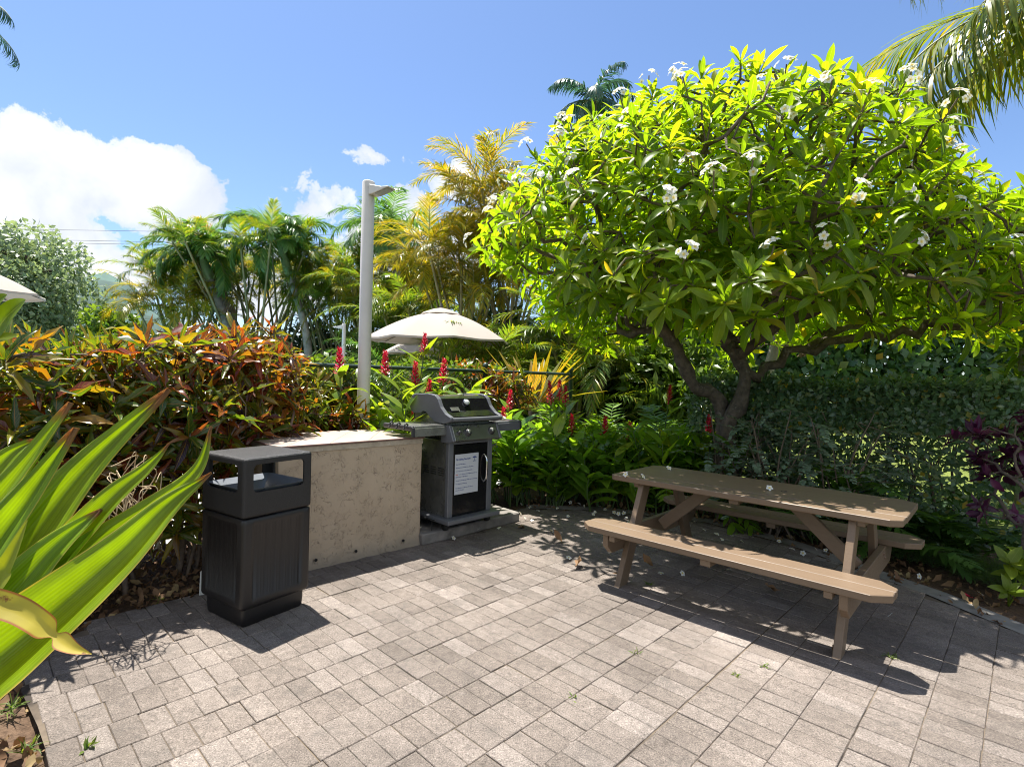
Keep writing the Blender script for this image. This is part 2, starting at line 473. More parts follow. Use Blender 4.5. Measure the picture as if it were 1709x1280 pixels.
prof = [(1, 1, -.05), (1, 1, -.006), (.0, 0., 0.)]
vv = []
for lvl, (ins, z) in enumerate(((0, -.055), (0, -.003), (.0026, 0.))):
    for (a, b) in ((-1, -1), (1, -1), (1, 1), (-1, 1)):
        lx = a*(hx_-ins); ly = b*(hy_-ins)
        rx = lx*np.cos(yaw)-ly*np.sin(yaw); ry = lx*np.sin(yaw)+ly*np.cos(yaw)
        g = np.stack([rx, ry], 1) @ RP.T
        vv.append(np.stack([wc_[:, 0]+g[:, 0], wc_[:, 1]+g[:, 1], .006+z+dz+rx*tiltx+ry*tilty], 1))
vv = np.stack(vv, 1)
fq = [[8, 9, 10, 11]]
for l in (0, 4):
    for i in range(4): fq.append([l+i, l+(i+1) % 4, l+4+(i+1) % 4, l+4+i])
fq = np.array(fq)
fq = fq[:, ::-1]
allq = (fq[None]+(np.arange(m_)*12)[:, None, None]).reshape(-1, 4)
m, nt, out = newmat('concrete_paver'); k = NT(nt); c = k.coord()
isl = k.n('ShaderNodeNewGeometry').outputs['Random Per Island']
base = k.ramp(isl, [(0, (.150, .126, .108)), (.3, (.168, .141, .121)), (.6, (.182, .154, .133)), (.85, (.198, .168, .146)), (.95, (.235, .202, .178)), (1, (.158, .134, .116))])
sp = k.noise(150, 3, .75, c)
base = k.mix(1., base, k.ramp(sp, [(.30, .30), (.43, .82), (.55, 1.08), (.70, 1.75)]), 'MULTIPLY')
base = k.mix(1., base, k.ramp(k.noise(1.1, 5, .6, c), [(.32, .68), (.66, 1.18)]), 'MULTIPLY')
base = k.mix(1., base, k.ramp(k.noise(26, 4, .7, c), [(.3, .78), (.7, 1.2)]), 'MULTIPLY')
base = k.mix(k.ramp(k.noise(7, 5, .65, c), [(.56, 0.), (.72, .5)]), base, (.085, .078, .07))
base = k.mix(k.ramp(k.noise(2.7, 5, .7, c, .4), [(.66, 0.), (.76, .3)]), base, (.36, .335, .31))
k.l(k.principled(base, .9, 0, .25, k.bump(k.noise(190, 4, .7, c), .7, .004)), out.inputs[0])
tag(MB().add(vv.reshape(-1, 3), allq, smooth=False).build('patio_paving', m), kind='structure')
m, nt, out = newmat('joint_sand'); k = NT(nt); c = k.coord()
k.l(k.principled(k.ramp(k.noise(1.7, 5, .65, c), [(.36, (.05, .042, .036)), (.56, (.17, .135, .10))]), .95, 0, .1), out.inputs[0])
sheet('patio_joint_bed', PATIO, .0005, m)
# concrete edging on the bed side
edge_in = PATIO[10:18]
kb = MB(); pts = []
E0 = [V3(*p, 0) for p in edge_in]
E0[-1] = V3(3.3, 2.6, 0)
E0.append(V3(3.4, -.6, 0))
for i, p in enumerate(E0):
    t = norm(E0[min(i+1, len(E0)-1)]-E0[max(i-1, 0)]); pts.append((p, V3(-t[1], t[0], 0)))
for i in range(len(pts)-1):
    (a, na), (b, nb) = pts[i], pts[i+1]
    w_ = .17
    a1, b1 = a+na*w_, b+nb*w_
    kb.add([(*a[:2], .0075), (*b[:2], .0075), (*b1[:2], .009), (*a1[:2], .009), (*a1[:2], -.04), (*b1[:2], -.04)], [[0, 1, 2, 3], [3, 2, 5, 4]], smooth=False)
tag(kb.build('concrete_edging', plain('edging_concrete', (.20, .185, .165), .9, var=.25, scale=9, bump=.4, bscale=140)), kind='structure')

# ------------------------------------------------------------------ trash can
BLACKP = plain('black_moulded_plastic', (.010, .0088, .009), .42, var=.12, scale=6, bump=.12, bscale=260, spec=.5)
BLACKT = plain('black_pebbled_plastic', (.014, .0135, .0145), .42, var=.1, scale=6, bump=.55, bscale=300)
def rsq(half, r, nside=48, nc=5):
    """rounded square outline: points and the normals of its straight sides (0 at corners), side coordinate"""
    P = []; N = []; S_ = []
    for q in range(4):
        R = rotm('Z', q*PI/2)[:2, :2]
        for i in range(nside):
            t = -1+2*(i+.5)/nside
            P.append(R @ np.array([half, t*(half-r)])); N.append(R @ np.array([1., 0.])); S_.append(t)
        for i in range(nc):
            a = (i+.5)/nc*PI/2
            P.append(R @ (np.array([half-r, half-r])+r*np.array([math.cos(a), math.sin(a)]))); N.append(np.zeros(2)); S_.append(2.)
    return np.array(P), np.array(N), np.array(S_)
can = thing('trash_can', 'square black plastic trash can with open windowed hood', 'trash can', (-1.5735, 3.3533, .006), .9932)
def can_shell(half, rows, panel=None):
    mb = MB(); r0 = .022; n = None; L = []
    for (z, ins, pf) in rows:
        P, N, S_ = rsq(half-ins, max(r0-ins*.4, .006)); n = len(P)
        d = np.zeros(n)
        if pf > 0:
            inp = np.abs(S_) < .80
            d[inp] = -.009*pf + .006*pf*(np.abs(S_[inp]) < .72)*np.abs(np.sin(S_[inp]*PI*10.0))
        q = P + N*d[:, None]
        L.append(np.concatenate([q, np.full((n, 1), z)], 1))
    v = np.concatenate(L); k_ = len(L); i = np.arange(k_-1)[:, None]*n; j = np.arange(n)[None]; j2 = (j+1) % n
    mb.add(v, np.stack([i+j, i+j2, i+n+j2, i+n+j], -1).reshape(-1, 4))
    mb.add(L[0], [list(range(n))[::-1]]); mb.add(L[-1], [list(range(n))])
    return mb
can_shell(.203, [(0, .012, 0), (.012, .004, 0), (.06, .0, 0), (.112, .0, 0)]).build('base', BLACKP, can)
can_shell(.2262, [(.104, .03, 0), (.108, .012, 0), (.118, .003, 0), (.13, 0, 0), (.168, 0, 0), (.176, 0, 1), (.588, 0, 1), (.598, 0, 0), (.624, 0, 0), (.630, .004, 0), (.633, .012, 0), (.634, .05, 0)]).build('body', BLACKP, can)
def boolean(target, cutters):
    bpy.context.view_layer.update()
    for c_ in cutters:
        md = target.modifiers.new('b', 'BOOLEAN'); md.operation = 'DIFFERENCE'; md.object = c_; md.solver = 'EXACT'
    bpy.context.view_layer.update()
    dg = bpy.context.evaluated_depsgraph_get()
    me = bpy.data.meshes.new_from_object(target.evaluated_get(dg))
    target.modifiers.clear(); target.data = me
    for c_ in cutters: bpy.data.objects.remove(c_)
def solid_box(name, c, s, bev, seg=3, R=None):
    mb = MB(); box(mb, c, s, bev, R, seg=seg); return mb.build(name, BLACKT)
lid = solid_box('lid', (0, 0, .811), (.456, .456, .350), .02, 4)
for p in lid.data.polygons: p.use_smooth = False
cut1 = solid_box('c1', (0, 0, .790), (.428, .428, .330), .01)
def winprism(axis):
    mb = MB(); r = .028; hx2, z0, z1 = .168, .782, .944; pl = []
    for (cx_, cz_, a0) in ((hx2-r, z1-r, 0), (-hx2+r, z1-r, 90), (-hx2+r, z0+r, 180), (hx2-r, z0+r, 270)):
        for i in range(6):
            a = math.radians(a0+i*18); pl.append((cx_+r*math.cos(a), cz_+r*math.sin(a)))
    M = Matrix.Translation((0, .4, 0)) @ Matrix.Rotation(PI/2, 4, 'X')
    if axis == 'x': M = Matrix.Rotation(PI/2, 4, 'Z') @ M
    prism(mb, pl, .8, M, 0); return mb.build('c2', BLACKT)
boolean(lid, [cut1, winprism('y'), winprism('x')])
lid.parent = can
mb = MB()   # sloping hopper inside the hood
o_, i_ = .213, .085
ring = lambda h, z: [(-h, -h, z), (h, -h, z), (h, h, z), (-h, h, z)]
mb.add(ring(o_, .80)+ring(i_, .705)+ring(i_, .60), [[0, 1, 5, 4], [1, 2, 6, 5], [2, 3, 7, 6], [3, 0, 4, 7], [4, 5, 9, 8], [5, 6, 10, 9], [6, 7, 11, 10], [7, 4, 8, 11]], smooth=False)
mb.build('hopper', plain('sky_sheen_black_plastic', (.20, .22, .25), .3, var=.1), can)  # hopper is black plastic; the sky's reflection is painted in as blue-grey

# small carton behind the can
bx = thing('small_carton', 'small flattened white carton with green print behind the trash can', 'carton', (-1.955, 3.57, .005), .35)
mb = MB(); box(mb, (0, 0, .075), (.16, .05, .15), .002, rotm('X', -.18)); box(mb, (-.03, -.031, .03), (.07, .004, .03), .001, rotm('X', -.18), mat=1)
mb.build('box', [plain('white_card', (.62, .62, .58), .8), plain('green_print', (.12, .3, .1), .8)], bx)

# ------------------------------------------------------------------ stucco counter
m, nt, out = newmat('tan_stucco'); k = NT(nt); c = k.coord()
base = k.ramp(k.noise(2.2, 5, .6, c), [(.3, (.40, .315, .225)), (.7, (.46, .37, .27))])
wv = k.noise(17, 3, .5, c, 1.3)
line = k.ramp(k.math('ABSOLUTE', k.math('SUBTRACT', wv, .5)), [(.0, 1.), (.017, 0.)])
line = k.math('MULTIPLY', line, k.ramp(k.noise(11, 3, .6, c, .5), [(.50, 0.), (.58, 1.)]))
wv2 = k.noise(26, 2, .5, c, 1.5)
line2 = k.ramp(k.math('ABSOLUTE', k.math('SUBTRACT', wv2, .52)), [(.0, 1.), (.02, 0.)])
line2 = k.math('MULTIPLY', line2, k.ramp(k.noise(7, 2, .6, c), [(.52, 0.), (.6, .8)]))
ln = k.math('MAXIMUM', line, line2)
base = k.mix(k.math('MULTIPLY', ln, .6), base, (.15, .115, .09))
zz = k.n('ShaderNodeSeparateXYZ'); k.l(c, zz.inputs[0])
dirt = k.math('MULTIPLY', k.ramp(k.math('ADD', zz.outputs[2], k.math('MULTIPLY', k.noise(7, 4, .6, c), .16)), [(.10, 1.), (.19, 0.)]), .55)
base = k.mix(dirt, base, (.17, .145, .115))
h = k.math('SUBTRACT', k.math('MULTIPLY', k.noise(22, 5, .6, c), .5), ln)
k.l(k.principled(base, .85, 0, .25, k.bump(h, .6, .012)), out.inputs[0]); STUCCO = m
STUCCO2 = plain('cement_band', (.40, .34, .26), .9, var=.2, scale=14, bump=.4, bscale=60, stain=((.6, .58, .55), 30, .62))
m, nt, out = newmat('pale_floor_tile'); k = NT(nt); c = k.coord()
mp = k.n('ShaderNodeMapping'); k.l(c, mp.inputs[0]); mp.inputs['Rotation'].default_value = (0, 0, -math.radians(53))
sp_ = k.n('ShaderNodeSeparateXYZ'); k.l(mp.outputs[0], sp_.inputs[0])
def gl(x, off, wd=.011):
    f = k.math('FRACT', k.math('ADD', k.math('DIVIDE', x, .262), off)); return k.ramp(k.math('ABSOLUTE', k.math('SUBTRACT', f, .5)), [(.5-wd, 0.), (.5-wd*.6, 1.)])
g1 = k.math('MAXIMUM', gl(sp_.outputs[1], 20.42), k.math('MULTIPLY', gl(sp_.outputs[0], 20.1, .007), .35))
base = k.ramp(k.noise(5, 4, .6, c), [(.3, (.37, .295, .25)), (.7, (.43, .35, .30))])
base = k.mix(k.ramp(k.noise(3.3, 5, .6, c, .3), [(.64, 0.), (.74, .5)]), base, (.38, .24, .17))
base = k.mix(k.math('MULTIPLY', g1, .95), base, (.10, .075, .06))
k.l(k.principled(base, .45, 0, .4), out.inputs[0]); TILE = m
KL, KW, KH, KYAW = 1.235, .80, .953, .771
ctr_ = thing('stucco_counter', 'tan stucco serving counter with pale tile top', 'counter', (-.7807, 4.7213, 0), KYAW)
mb = MB()
bmx = bmesh.new()   # stucco block with a slightly wavy, flared foot
nx_, nz_ = 40, 24
def wallgrid(p0, p1, nrm):
    g = []
    for j in range(nz_+1):
        z = j/nz_*.895
        for i in range(nx_+1):
            t = i/nx_; p = p0*(1-t)+p1*t
            fl = .022*max(0, 1-z/.10)**1.5 + .004*math.sin(t*17+z*9)*math.sin(z*13) + .003*math.sin(t*41)
            g.append((p[0]+nrm[0]*fl, p[1]+nrm[1]*fl, z))
    i = np.arange(nz_)[:, None]*(nx_+1)+np.arange(nx_)[None]
    mb.add(g, np.stack([i, i+1, i+nx_+2, i+nx_+1], -1).reshape(-1, 4))
bmx.free()
a_, b_, c_, d_ = V3(-KL, 0, 0), V3(0, 0, 0), V3(0, KW, 0), V3(-KL, KW, 0)
for p0, p1, nn in ((a_, b_, (0, -1)), (b_, c_, (1, 0)), (c_, d_, (0, 1)), (d_, a_, (-1, 0))): wallgrid(p0, p1, nn)
mb.build('base_block', STUCCO, ctr_)
mb = MB(); box(mb, (-KL/2, KW/2, .917), (KL+.02, KW+.02, .046), .004); mb.build('cement_band', STUCCO2, ctr_)
mb = MB(); box(mb, (-KL/2, KW/2, .9465), (KL+.028, KW+.028, .012), .003); mb.build('tile_top', TILE, ctr_)
mb = MB()
for s_, c2 in (((KL+.034, .012, .013), (-KL/2, -.016, .9462)), ((.012, KW+.008, .013), (.016, KW/2, .9462)), ((.012, KW+.008, .013), (-KL-.016, KW/2, .9462))): box(mb, c2, s_, .002)
mb.build('tile_edging', plain('dark_red_tile_edge', (.16, .085, .07), .6), ctr_)
HOLE = plain('dark_hole', (.015, .013, .012), .9)
for hx3 in (-.95, -.18, -.62):
    mb = MB(); lathe(mb, [(.012, 0), (.012, .006), (.005, .006), (.005, 0.002), (0, .002)], 10, (hx3, -.019, .075), 0, rotm('X', PI/2)); mb.build('weep_hole', HOLE, ctr_)

# ------------------------------------------------------------------ grill pad, grill
u2 = V3(math.cos(.80), math.sin(.80), 0); n2 = V3(-u2[1], u2[0], 0)
PADC = plain('weathered_pad_concrete', (.19, .172, .155), .92, var=.35, scale=7, bump=.5, bscale=90, stain=((.12, .11, .10), 5, .6))
pad = thing('concrete_pad', 'low weathered concrete pad under the gas grill', 'concrete pad', (-.76, 4.66, 0), .80)
mb = MB(); prism(mb, [(.02, .0), (.4, -.012), (.8, .004), (1.26, .0), (1.29, .5), (1.27, 1.15), (0.05, 1.15)], .10, None, .012); mb.build('slab', PADC, pad)

GREY = plain('grey_enamel', (.12, .124, .136), .32, var=.08, scale=5, spec=.5)
GREYD = plain('dark_grey_plastic', (.028, .028, .031), .45, var=.1)
BLK = plain('black_porcelain_enamel', (.008, .008, .009), .12, var=.05, spec=.6)
STEEL = plain('stained_stainless', (.36, .37, .33), .28, .85, .25, 3.)
DSTEEL = plain('dark_brushed_metal', (.24, .24, .225), .28, .65, .3, 6.)
CHROME = plain('chrome', (.7, .7, .7), .12, 1., .05)
RUBBER = plain('black_rubber', (.012, .012, .012), .7)
gl_ = V3(-.558, 4.801, 0) + .262*V3(.697, .717, 0)
gr = thing('gas_grill', 'grey gas grill with closed black hood and instruction sheet on its door', 'grill', (gl_[0], gl_[1], .10), .80)
mb = MB()
for x in (-.255, .255):
    for y in (.02, .44): 
        p = MB(); lathe(p, [(0, -.016), (.034, -.016), (.036, -.01), (.036, .01), (.034, .016), (0, .016)], 16, (x, y, .036), 0, rotm('Y', PI/2))
        box(p, (x, y, .062), (.03, .05, .03), .004); p.build('caster', RUBBER, gr)
box(mb, (0, .20, .095), (.64, .60, .045), .012, seg=2); mb.build('bottom_shelf', GREY, gr)
side = MB()
for x in (-.250, .250): box(side, (x, .23, .46), (.012, .41, .69), .003)
box(side, (0, .44, .46), (.50, .01, .69), .002)
side.build('cabinet_side', DSTEEL, gr)
mb = MB()
for z in (.49, .51, .53, .55):
    for y in (.10, .21, .32): box(mb, (-.2572, y, z), (.003, .085, .009), .001)
mb.build('vent_slot', RUBBER, gr)
mb = MB()
for x in (-.24, .24): box(mb, (x, .0, .46), (.058, .045, .685), .005)
for x in (-.24, .24): box(mb, (x, .43, .46), (.05, .04, .685), .004)
box(mb, (0, .0, .79), (.42, .045, .03), .004); mb.build('cabinet_frame', GREY, gr)
mb = MB(); box(mb, (0, -.004, .447), (.415, .022, .645), .004); door = mb.build('door', BLK, gr)
mb = MB(); tube(mb, spline([(.168, -.014, .40), (.172, -.046, .44), (.172, -.052, .53), (.172, -.046, .62), (.168, -.014, .66)], 6), .010, 8); mb.build('handle', CHROME, door)
# instruction sheet
sheet_g = MB(); box(sheet_g, (-.048, -.0168, .50), (.285, .0026, .365), .0005)
SHEETM = plain('laminated_white_paper', (.52, .54, .58), .35, var=.02)
sg = sheet_g.build('instruction_sheet', SHEETM, door)
INK = plain('navy_ink', (.02, .05, .22), .6); REDINK = plain('red_ink', (.6, .02, .03), .6)
def text(body, x, z, size, mat_, name, parent, y=-.0188, bold=0.):
    cu = bpy.data.curves.new(name, 'FONT'); cu.body = body; cu.size = size; cu.offset = bold; cu.extrude = .0002
    o = bpy.data.objects.new(name, cu); link(o)
    bpy.context.view_layer.update()
    me = bpy.data.meshes.new_from_object(o.evaluated_get(bpy.context.evaluated_depsgraph_get()))
    bpy.data.objects.remove(o); bpy.data.curves.remove(cu)
    me.transform(Matrix.Translation((x, y, z)) @ Matrix.Rotation(PI/2, 4, 'X'))
    me.materials.clear(); me.materials.append(mat_); me.name = name
    return link(bpy.data.objects.new(name, me), parent)
x0 = -.180
text('Operating Gas Grill', x0, .630, .0215, INK, 'heading', sg, bold=.0006)
for i, (t_, z_) in enumerate((('Open lid during lighting.', .588), ('All burner knobs must be in the off position.', .557), ('Turn on gas at the source (propane tank).', .526),
                              ('           burner control knob to high and push the red', .495), ('ignition button to light burner.', .474), ('Turn grill burners and tank off after use to prevent fire.', .440),
                              ('Turn off tank to remove gas.', .410), ('If the flame does not light, turn off, wait and', .372), ('repeat the procedure.', .352))):
    text(t_, x0, z_, .0118, INK, 'printed_line', sg, bold=.0001)
text('Press', x0, .495, .0118, REDINK, 'printed_line', sg, bold=.0003)
mb = MB()   # little blue tree-over-wave emblem
def flat(pl): mb.add([(p[0], -.0187, p[1]) for p in pl], [list(range(len(pl)))], smooth=False)
flat([(.045+.026*math.cos(a), .638+.014*math.sin(a)) for a in np.linspace(0, PI, 12)]); flat([(.042, .612), (.048, .612), (.047, .640), (.043, .640)])
flat([(.022, .606), (.068, .606), (.060, .612), (.045, .609), (.030, .612)])
mb.build('emblem', INK, sg)
# firebox
mb = MB(); prism(mb, [(-.20, .79), (.20, .79), (.275, .97), (-.275, .97)], .44, Matrix.Translation((0, .47, 0)) @ Matrix.Rotation(PI/2, 4, 'X'), .006)
box(mb, (0, .285, 1.0), (.58, .40, .10), .008)
mb.build('firebox', DSTEEL, gr)
YZ = lambda x: Matrix(((0, 0, 1, x), (1, 0, 0, 0), (0, 1, 0, 0), (0, 0, 0, 1)))   # polygon (y,z) extruded along x
mb = MB(); prism(mb, [(.05, .80), (-.06, .80), (-.115, .822), (-.055, .948), (.05, .955)], .54, YZ(-.27), .004); cpn = mb.build('control_panel', STEEL, gr)
for x in (-.302, .270):
    mb = MB(); prism(mb, [(.06, .795), (-.06, .795), (-.122, .818), (-.058, .957), (.06, .962)], .032, YZ(x), .006); mb.build('panel_end_cap', GREY, gr)
kd = norm(V3(0, -.126, .06)); Rk = np.array(Vector(kd).to_track_quat('Z', 'Y').to_matrix())
for x, r in ((-.108, .030), (.185, .030), (-.215, .014)):
    mb = MB(); c0 = V3(x, -.085, .885)
    lathe(mb, [(r*1.25, 0), (r*1.25, .005), (r, .007), (r*.92, .026), (r*.8, .030), (0, .030)], 20, c0, 0, Rk)
    kn = mb.build('knob', GREYD, cpn)
    if r > .02:
        mb = MB(); lathe(mb, [(r*.62, .0302), (r*.62, .0325), (0, .0325)], 16, c0, 0, Rk); mb.build('knob_cap', STEEL, kn)
for s_ in (-1, 1):
    mb = MB(); box(mb, (s_*.47, .20, .945), (.345, .42, .028), .006, seg=2); box(mb, (s_*.47, -.012, .905), (.345, .018, .075), .004); sh = mb.build('side_shelf', DSTEEL if s_ < 0 else GREY, gr)
    mb = MB(); box(mb, (s_*.655, .20, .94), (.034, .44, .045), .012, seg=2)
    box(mb, (s_*.655, -.016, .91), (.032, .022, .08), .005); mb.build('shelf_end', GREYD, sh)
    if s_ < 0:
        for y in (.06, .17, .28):
            mb = MB(); tube(mb, spline([(-.655, y, .962), (-.672, y, .978), (-.69, y, .965), (-.692, y, .94), (-.705, y, .935)], 4), .007, 6); mb.build('tool_hook', GREYD, sh)
# hood
cap = [(-.085, .985), (-.105, 1.005), (-.10, 1.03), (-.02, 1.06), (.045, 1.115), (.085, 1.185), (.125, 1.215), (.19, 1.225), (.42, 1.222), (.485, 1.205), (.515, 1.15), (.515, 1.09), (.50, 1.055),
       (.46, 1.036), (.40, 1.032), (.345, 1.038), (.31, 1.06), (.26, 1.055), (.20, 1.01), (.13, .975), (0, .965)]
mb = MB()
for x in (-.322, .282): prism(mb, cap, .040, YZ(x), .006)
hood = mb.build('hood', GREY, gr)
mb = MB()
shell = [(-.06, 1.005), (-.045, 1.03), (.03, 1.075), (.065, 1.13), (.10, 1.185), (.145, 1.207), (.20, 1.214), (.42, 1.211), (.48, 1.19), (.50, 1.14), (.50, .975), (.48, .975), (.48, 1.13), (.45, 1.17), (.2, 1.19), (.13, 1.17), (.05, 1.08), (-.03, 1.005)]
prism(mb, shell, .564, YZ(-.282), .0); mb.build('hood_shell', BLK, hood)
mb = MB(); pts_ = [(x, -.098-.012*(1-(x/.3)**2), 1.008) for x in np.linspace(-.30, .30, 12)]
tube(mb, pts_, .019, 10); mb.build('hood_handle', GREY, hood)
fz = norm(V3(0, -.055, .045)); Rf = np.array(Vector(norm(V3(0, -.055, .034))).to_track_quat('Z', 'Y').to_matrix())
mb = MB(); lathe(mb, [(.034, 0), (.034, .012), (.030, .016), (.028, .012), (0, .012)], 22, (0, .070, 1.150), 0, Rf); th_ = mb.build('thermometer', CHROME, hood)
mb = MB(); lathe(mb, [(.027, .0125), (.027, .0135), (0, .0135)], 18, (0, .070, 1.150), 0, Rf); mb.build('dial_face', plain('dial_white', (.6, .62, .6), .4), th_)
mb = MB(); box(mb, (-.165, .032, 1.092), (.10, .006, .045), .002, rotm('X', -.78)); mb.build('badge', DSTEEL, hood)
# tin tray rack under the grill
tr = thing('wire_drip_rack', 'small black wire rack on the concrete pad beside the counter end', 'wire rack', (-.715, 4.86, .10), .80)
mb = MB()
for i in range(6): tube(mb, [(-.02+i*.024, -.06, .09), (-.02+i*.024, .14, .09)], .003, 5)
for y in (-.06, .04, .14): tube(mb, [(-.02, y, .09), (.10, y, .09)], .0035, 5)
for x in (-.02, .10):
    for y in (-.06, .14): tube(mb, [(x, y, 0), (x, y, .09)], .0035, 5)
mb.build('wire_frame', RUBBER, tr)

# ------------------------------------------------------------------ lamp posts
POSTW = plain('pale_painted_steel', (.58, .55, .535), .42, var=.06, scale=3, spec=.4, stain=((.42, .4, .38), 18, .66))
def lamp(name, label, base, h, r, ang, hl):
    t = thing(name, label, 'lamp post', base)
    mb = MB(); lathe(mb, [(r*1.0, 0), (r, h*.5), (r*.985, h-.01), (r*.9, h), (0, h+.004)], 28); mb.build('pole', POSTW, t)
    M = Matrix.Translation((0, 0, h-.18*hl)) @ Matrix.Rotation(ang, 4, 'Z')
    mb = MB()   # wedge head: profile (x out, z)
    prism(mb, [(r*.8, -.02*hl), (r*.8+.06*hl, -.02*hl), (r+.62*hl, -.20*hl), (r+1.0*hl, -.23*hl), (r+.98*hl, -.27*hl), (r+.2*hl, -.42*hl), (r*.8, -.42*hl)], .46*hl,
          M @ Matrix.Translation((0, .23*hl, 0)) @ Matrix.Rotation(PI/2, 4, 'X'), .006*hl/.3)
    hd = mb.build('lamp_head', POSTW, t)
    mb = MB(); a = V3(r+.26*hl, 0, -.417*hl); b = V3(r+.92*hl, 0, -.287*hl); nn = norm(np.cross(b-a, V3(0, 1, 0))); nn = nn if nn[2] < 0 else -nn
    yv = V3(0, .19*hl, 0); q = [a-yv, b-yv, b+yv, a+yv]
    mb.add(xf([p+nn*.004 for p in q], M.translation, np.array(M.to_3x3())), [[0, 1, 2, 3]], smooth=False)
    mb.build('lens', plain('grey_lamp_lens', (.3, .31, .3), .3), hd)
    return t
pb = at(606, 700, Y=5.52)
lamp('lamp_post', 'tall pale round lamp post rising behind the stucco counter', (pb[0], pb[1], 0), CAM_H + (634-315)/FPX*5.52, .064, -.5, .25)
pb = at(573, 600, Y=17); pt_ = at(573, 540, Y=17)
lamp('lamp_post', 'thin distant lamp post by the palms across the pool', (pb[0], pb[1], 0), pt_[2], .06, PI, .28)
pb = at(678, 600, Y=21)
lamp('lamp_post', 'distant lamp post half hidden behind the pale market umbrellas', (pb[0], pb[1], 0), 2.9, .07, PI, .28)

# ------------------------------------------------------------------ market umbrellas
CANV, nt, out = newmat('taupe_canvas'); k = NT(nt)
wv_ = k.ramp(k.noise(1.2, 2, .5, k.coord()), [(.3, (.42, .375, .33)), (.7, (.44, .395, .35))])
tr0 = k.n('ShaderNodeBsdfTranslucent'); k.l(wv_, tr0.inputs[0]); mx0 = k.n('ShaderNodeMixShader'); mx0.inputs[0].default_value = .2
k.l(k.principled(wv_, .85, 0, .1), mx0.inputs[1]); k.l(tr0.outputs[0], mx0.inputs[2]); k.l(mx0.outputs[0], out.inputs[0])
POLEM = plain('bronze_pole', (.07, .06, .05), .5)
def umbrella(label, c, R, zr, za, rz=0., tilt=0.):
    t = thing('market_umbrella', label, 'umbrella', (c[0], c[1], 0), rz, 'market umbrellas by the pool')
    t.rotation_euler = (0, tilt, rz)
    n = 8; mb = MB(); rows = 9; sub = 6; V = []
    for i in range(rows+1):
        f = .16+.84*i/rows
        for k_ in range(n*sub):
            a = k_/(n*sub)*2*PI; e = abs(((k_ % sub)/sub)-.5)*2      # 1 on a rib, 0 between ribs
            poly = math.cos(PI/n)/math.cos(((a+PI/n*0) % (2*PI/n))-PI/n)
            r = R*f*poly
            z = za-(za-zr)*(f**1.12) - (1-e)*.022*f*(1-.3*f)*R + .05*R*math.sin(f*PI)
            V.append((r*math.cos(a), r*math.sin(a), z))
    m2 = n*sub; i = np.arange(rows)[:, None]*m2; j = np.arange(m2)[None]; j2 = (j+1) % m2
    Q = np.stack([i+j, i+j2, i+m2+j2, i+m2+j], -1).reshape(-1, 4)
    V = np.array(V); mb.add(V, Q); mb.add(V-V3(0, 0, .006), Q[:, ::-1])
    rim = np.arange(m2)+rows*m2
    mb.add(np.concatenate([V[rim], V[rim]-V3(0, 0, .035)]), np.stack([np.arange(m2), (np.arange(m2)+1) % m2, (np.arange(m2)+1) % m2+m2, np.arange(m2)+m2], -1))
    cn = mb.build('canopy', CANV, t)
    mb = MB(); k2 = 16; V = []
    for f, dz_ in ((.0, .075), (.12, .045), (.24, -.005), (.27, -.03)):
        for q in range(k2): V.append((R*f*math.cos(q*2*PI/k2), R*f*math.sin(q*2*PI/k2), za-.05*(za-zr)+dz_*R*.9))
    i = np.arange(3)[:, None]*k2; j = np.arange(k2)[None]; j2 = (j+1) % k2
    mb.add(V, np.stack([i+j, i+j2, i+k2+j2, i+k2+j], -1).reshape(-1, 4)); mb.build('vent_cap', CANV, cn)
    mb = MB(); lathe(mb, [(.02, 0), (.035, .02), (.03, .05), (.012, .07), (.02, .085), (0, .10)], 12, (0, 0, za+.04*R)); mb.build('finial', POLEM, t)
    mb = MB(); tube(mb, [(0, 0, .02), (0, 0, za+.05)], .024, 10); mb.build('pole', POLEM, t)
    for k_ in range(n):
        a = k_*2*PI/n; mb = MB(); d = V3(math.cos(a), math.sin(a), 0)
        tube(mb, [d*R*.98+V3(0, 0, zr-.01), V3(0, 0, za-.06)], .010, 5); tube(mb, [d*R*.55+V3(0, 0, zr+(za-zr)*.42), V3(0, 0, zr-.08)], .008, 5)
        mb.build('rib', POLEM, t)
    mb = MB(); lathe(mb, [(0, 0), (.30, 0), (.31, .03), (.26, .07), (.05, .09), (.05, .22), (0, .22)], 20); mb.build('base', POLEM, t)
    return t
p = at(735, 563, Y=10.7); umbrella('open taupe market umbrella between the lamp post and the plumeria', p, 1.44, p[2]-.06, p[2]+.52, .30)
p = at(705, 588, Y=15.5); umbrella('smaller taupe umbrella in dappled shade behind the open one', p, 1.12, p[2]-.02, p[2]+.42, .1)
p = at(-75, 482, Y=8.6); umbrella('taupe market umbrella cut off by the left edge above the hedge', p, 1.14, p[2]-.02, p[2]+.42, .2)

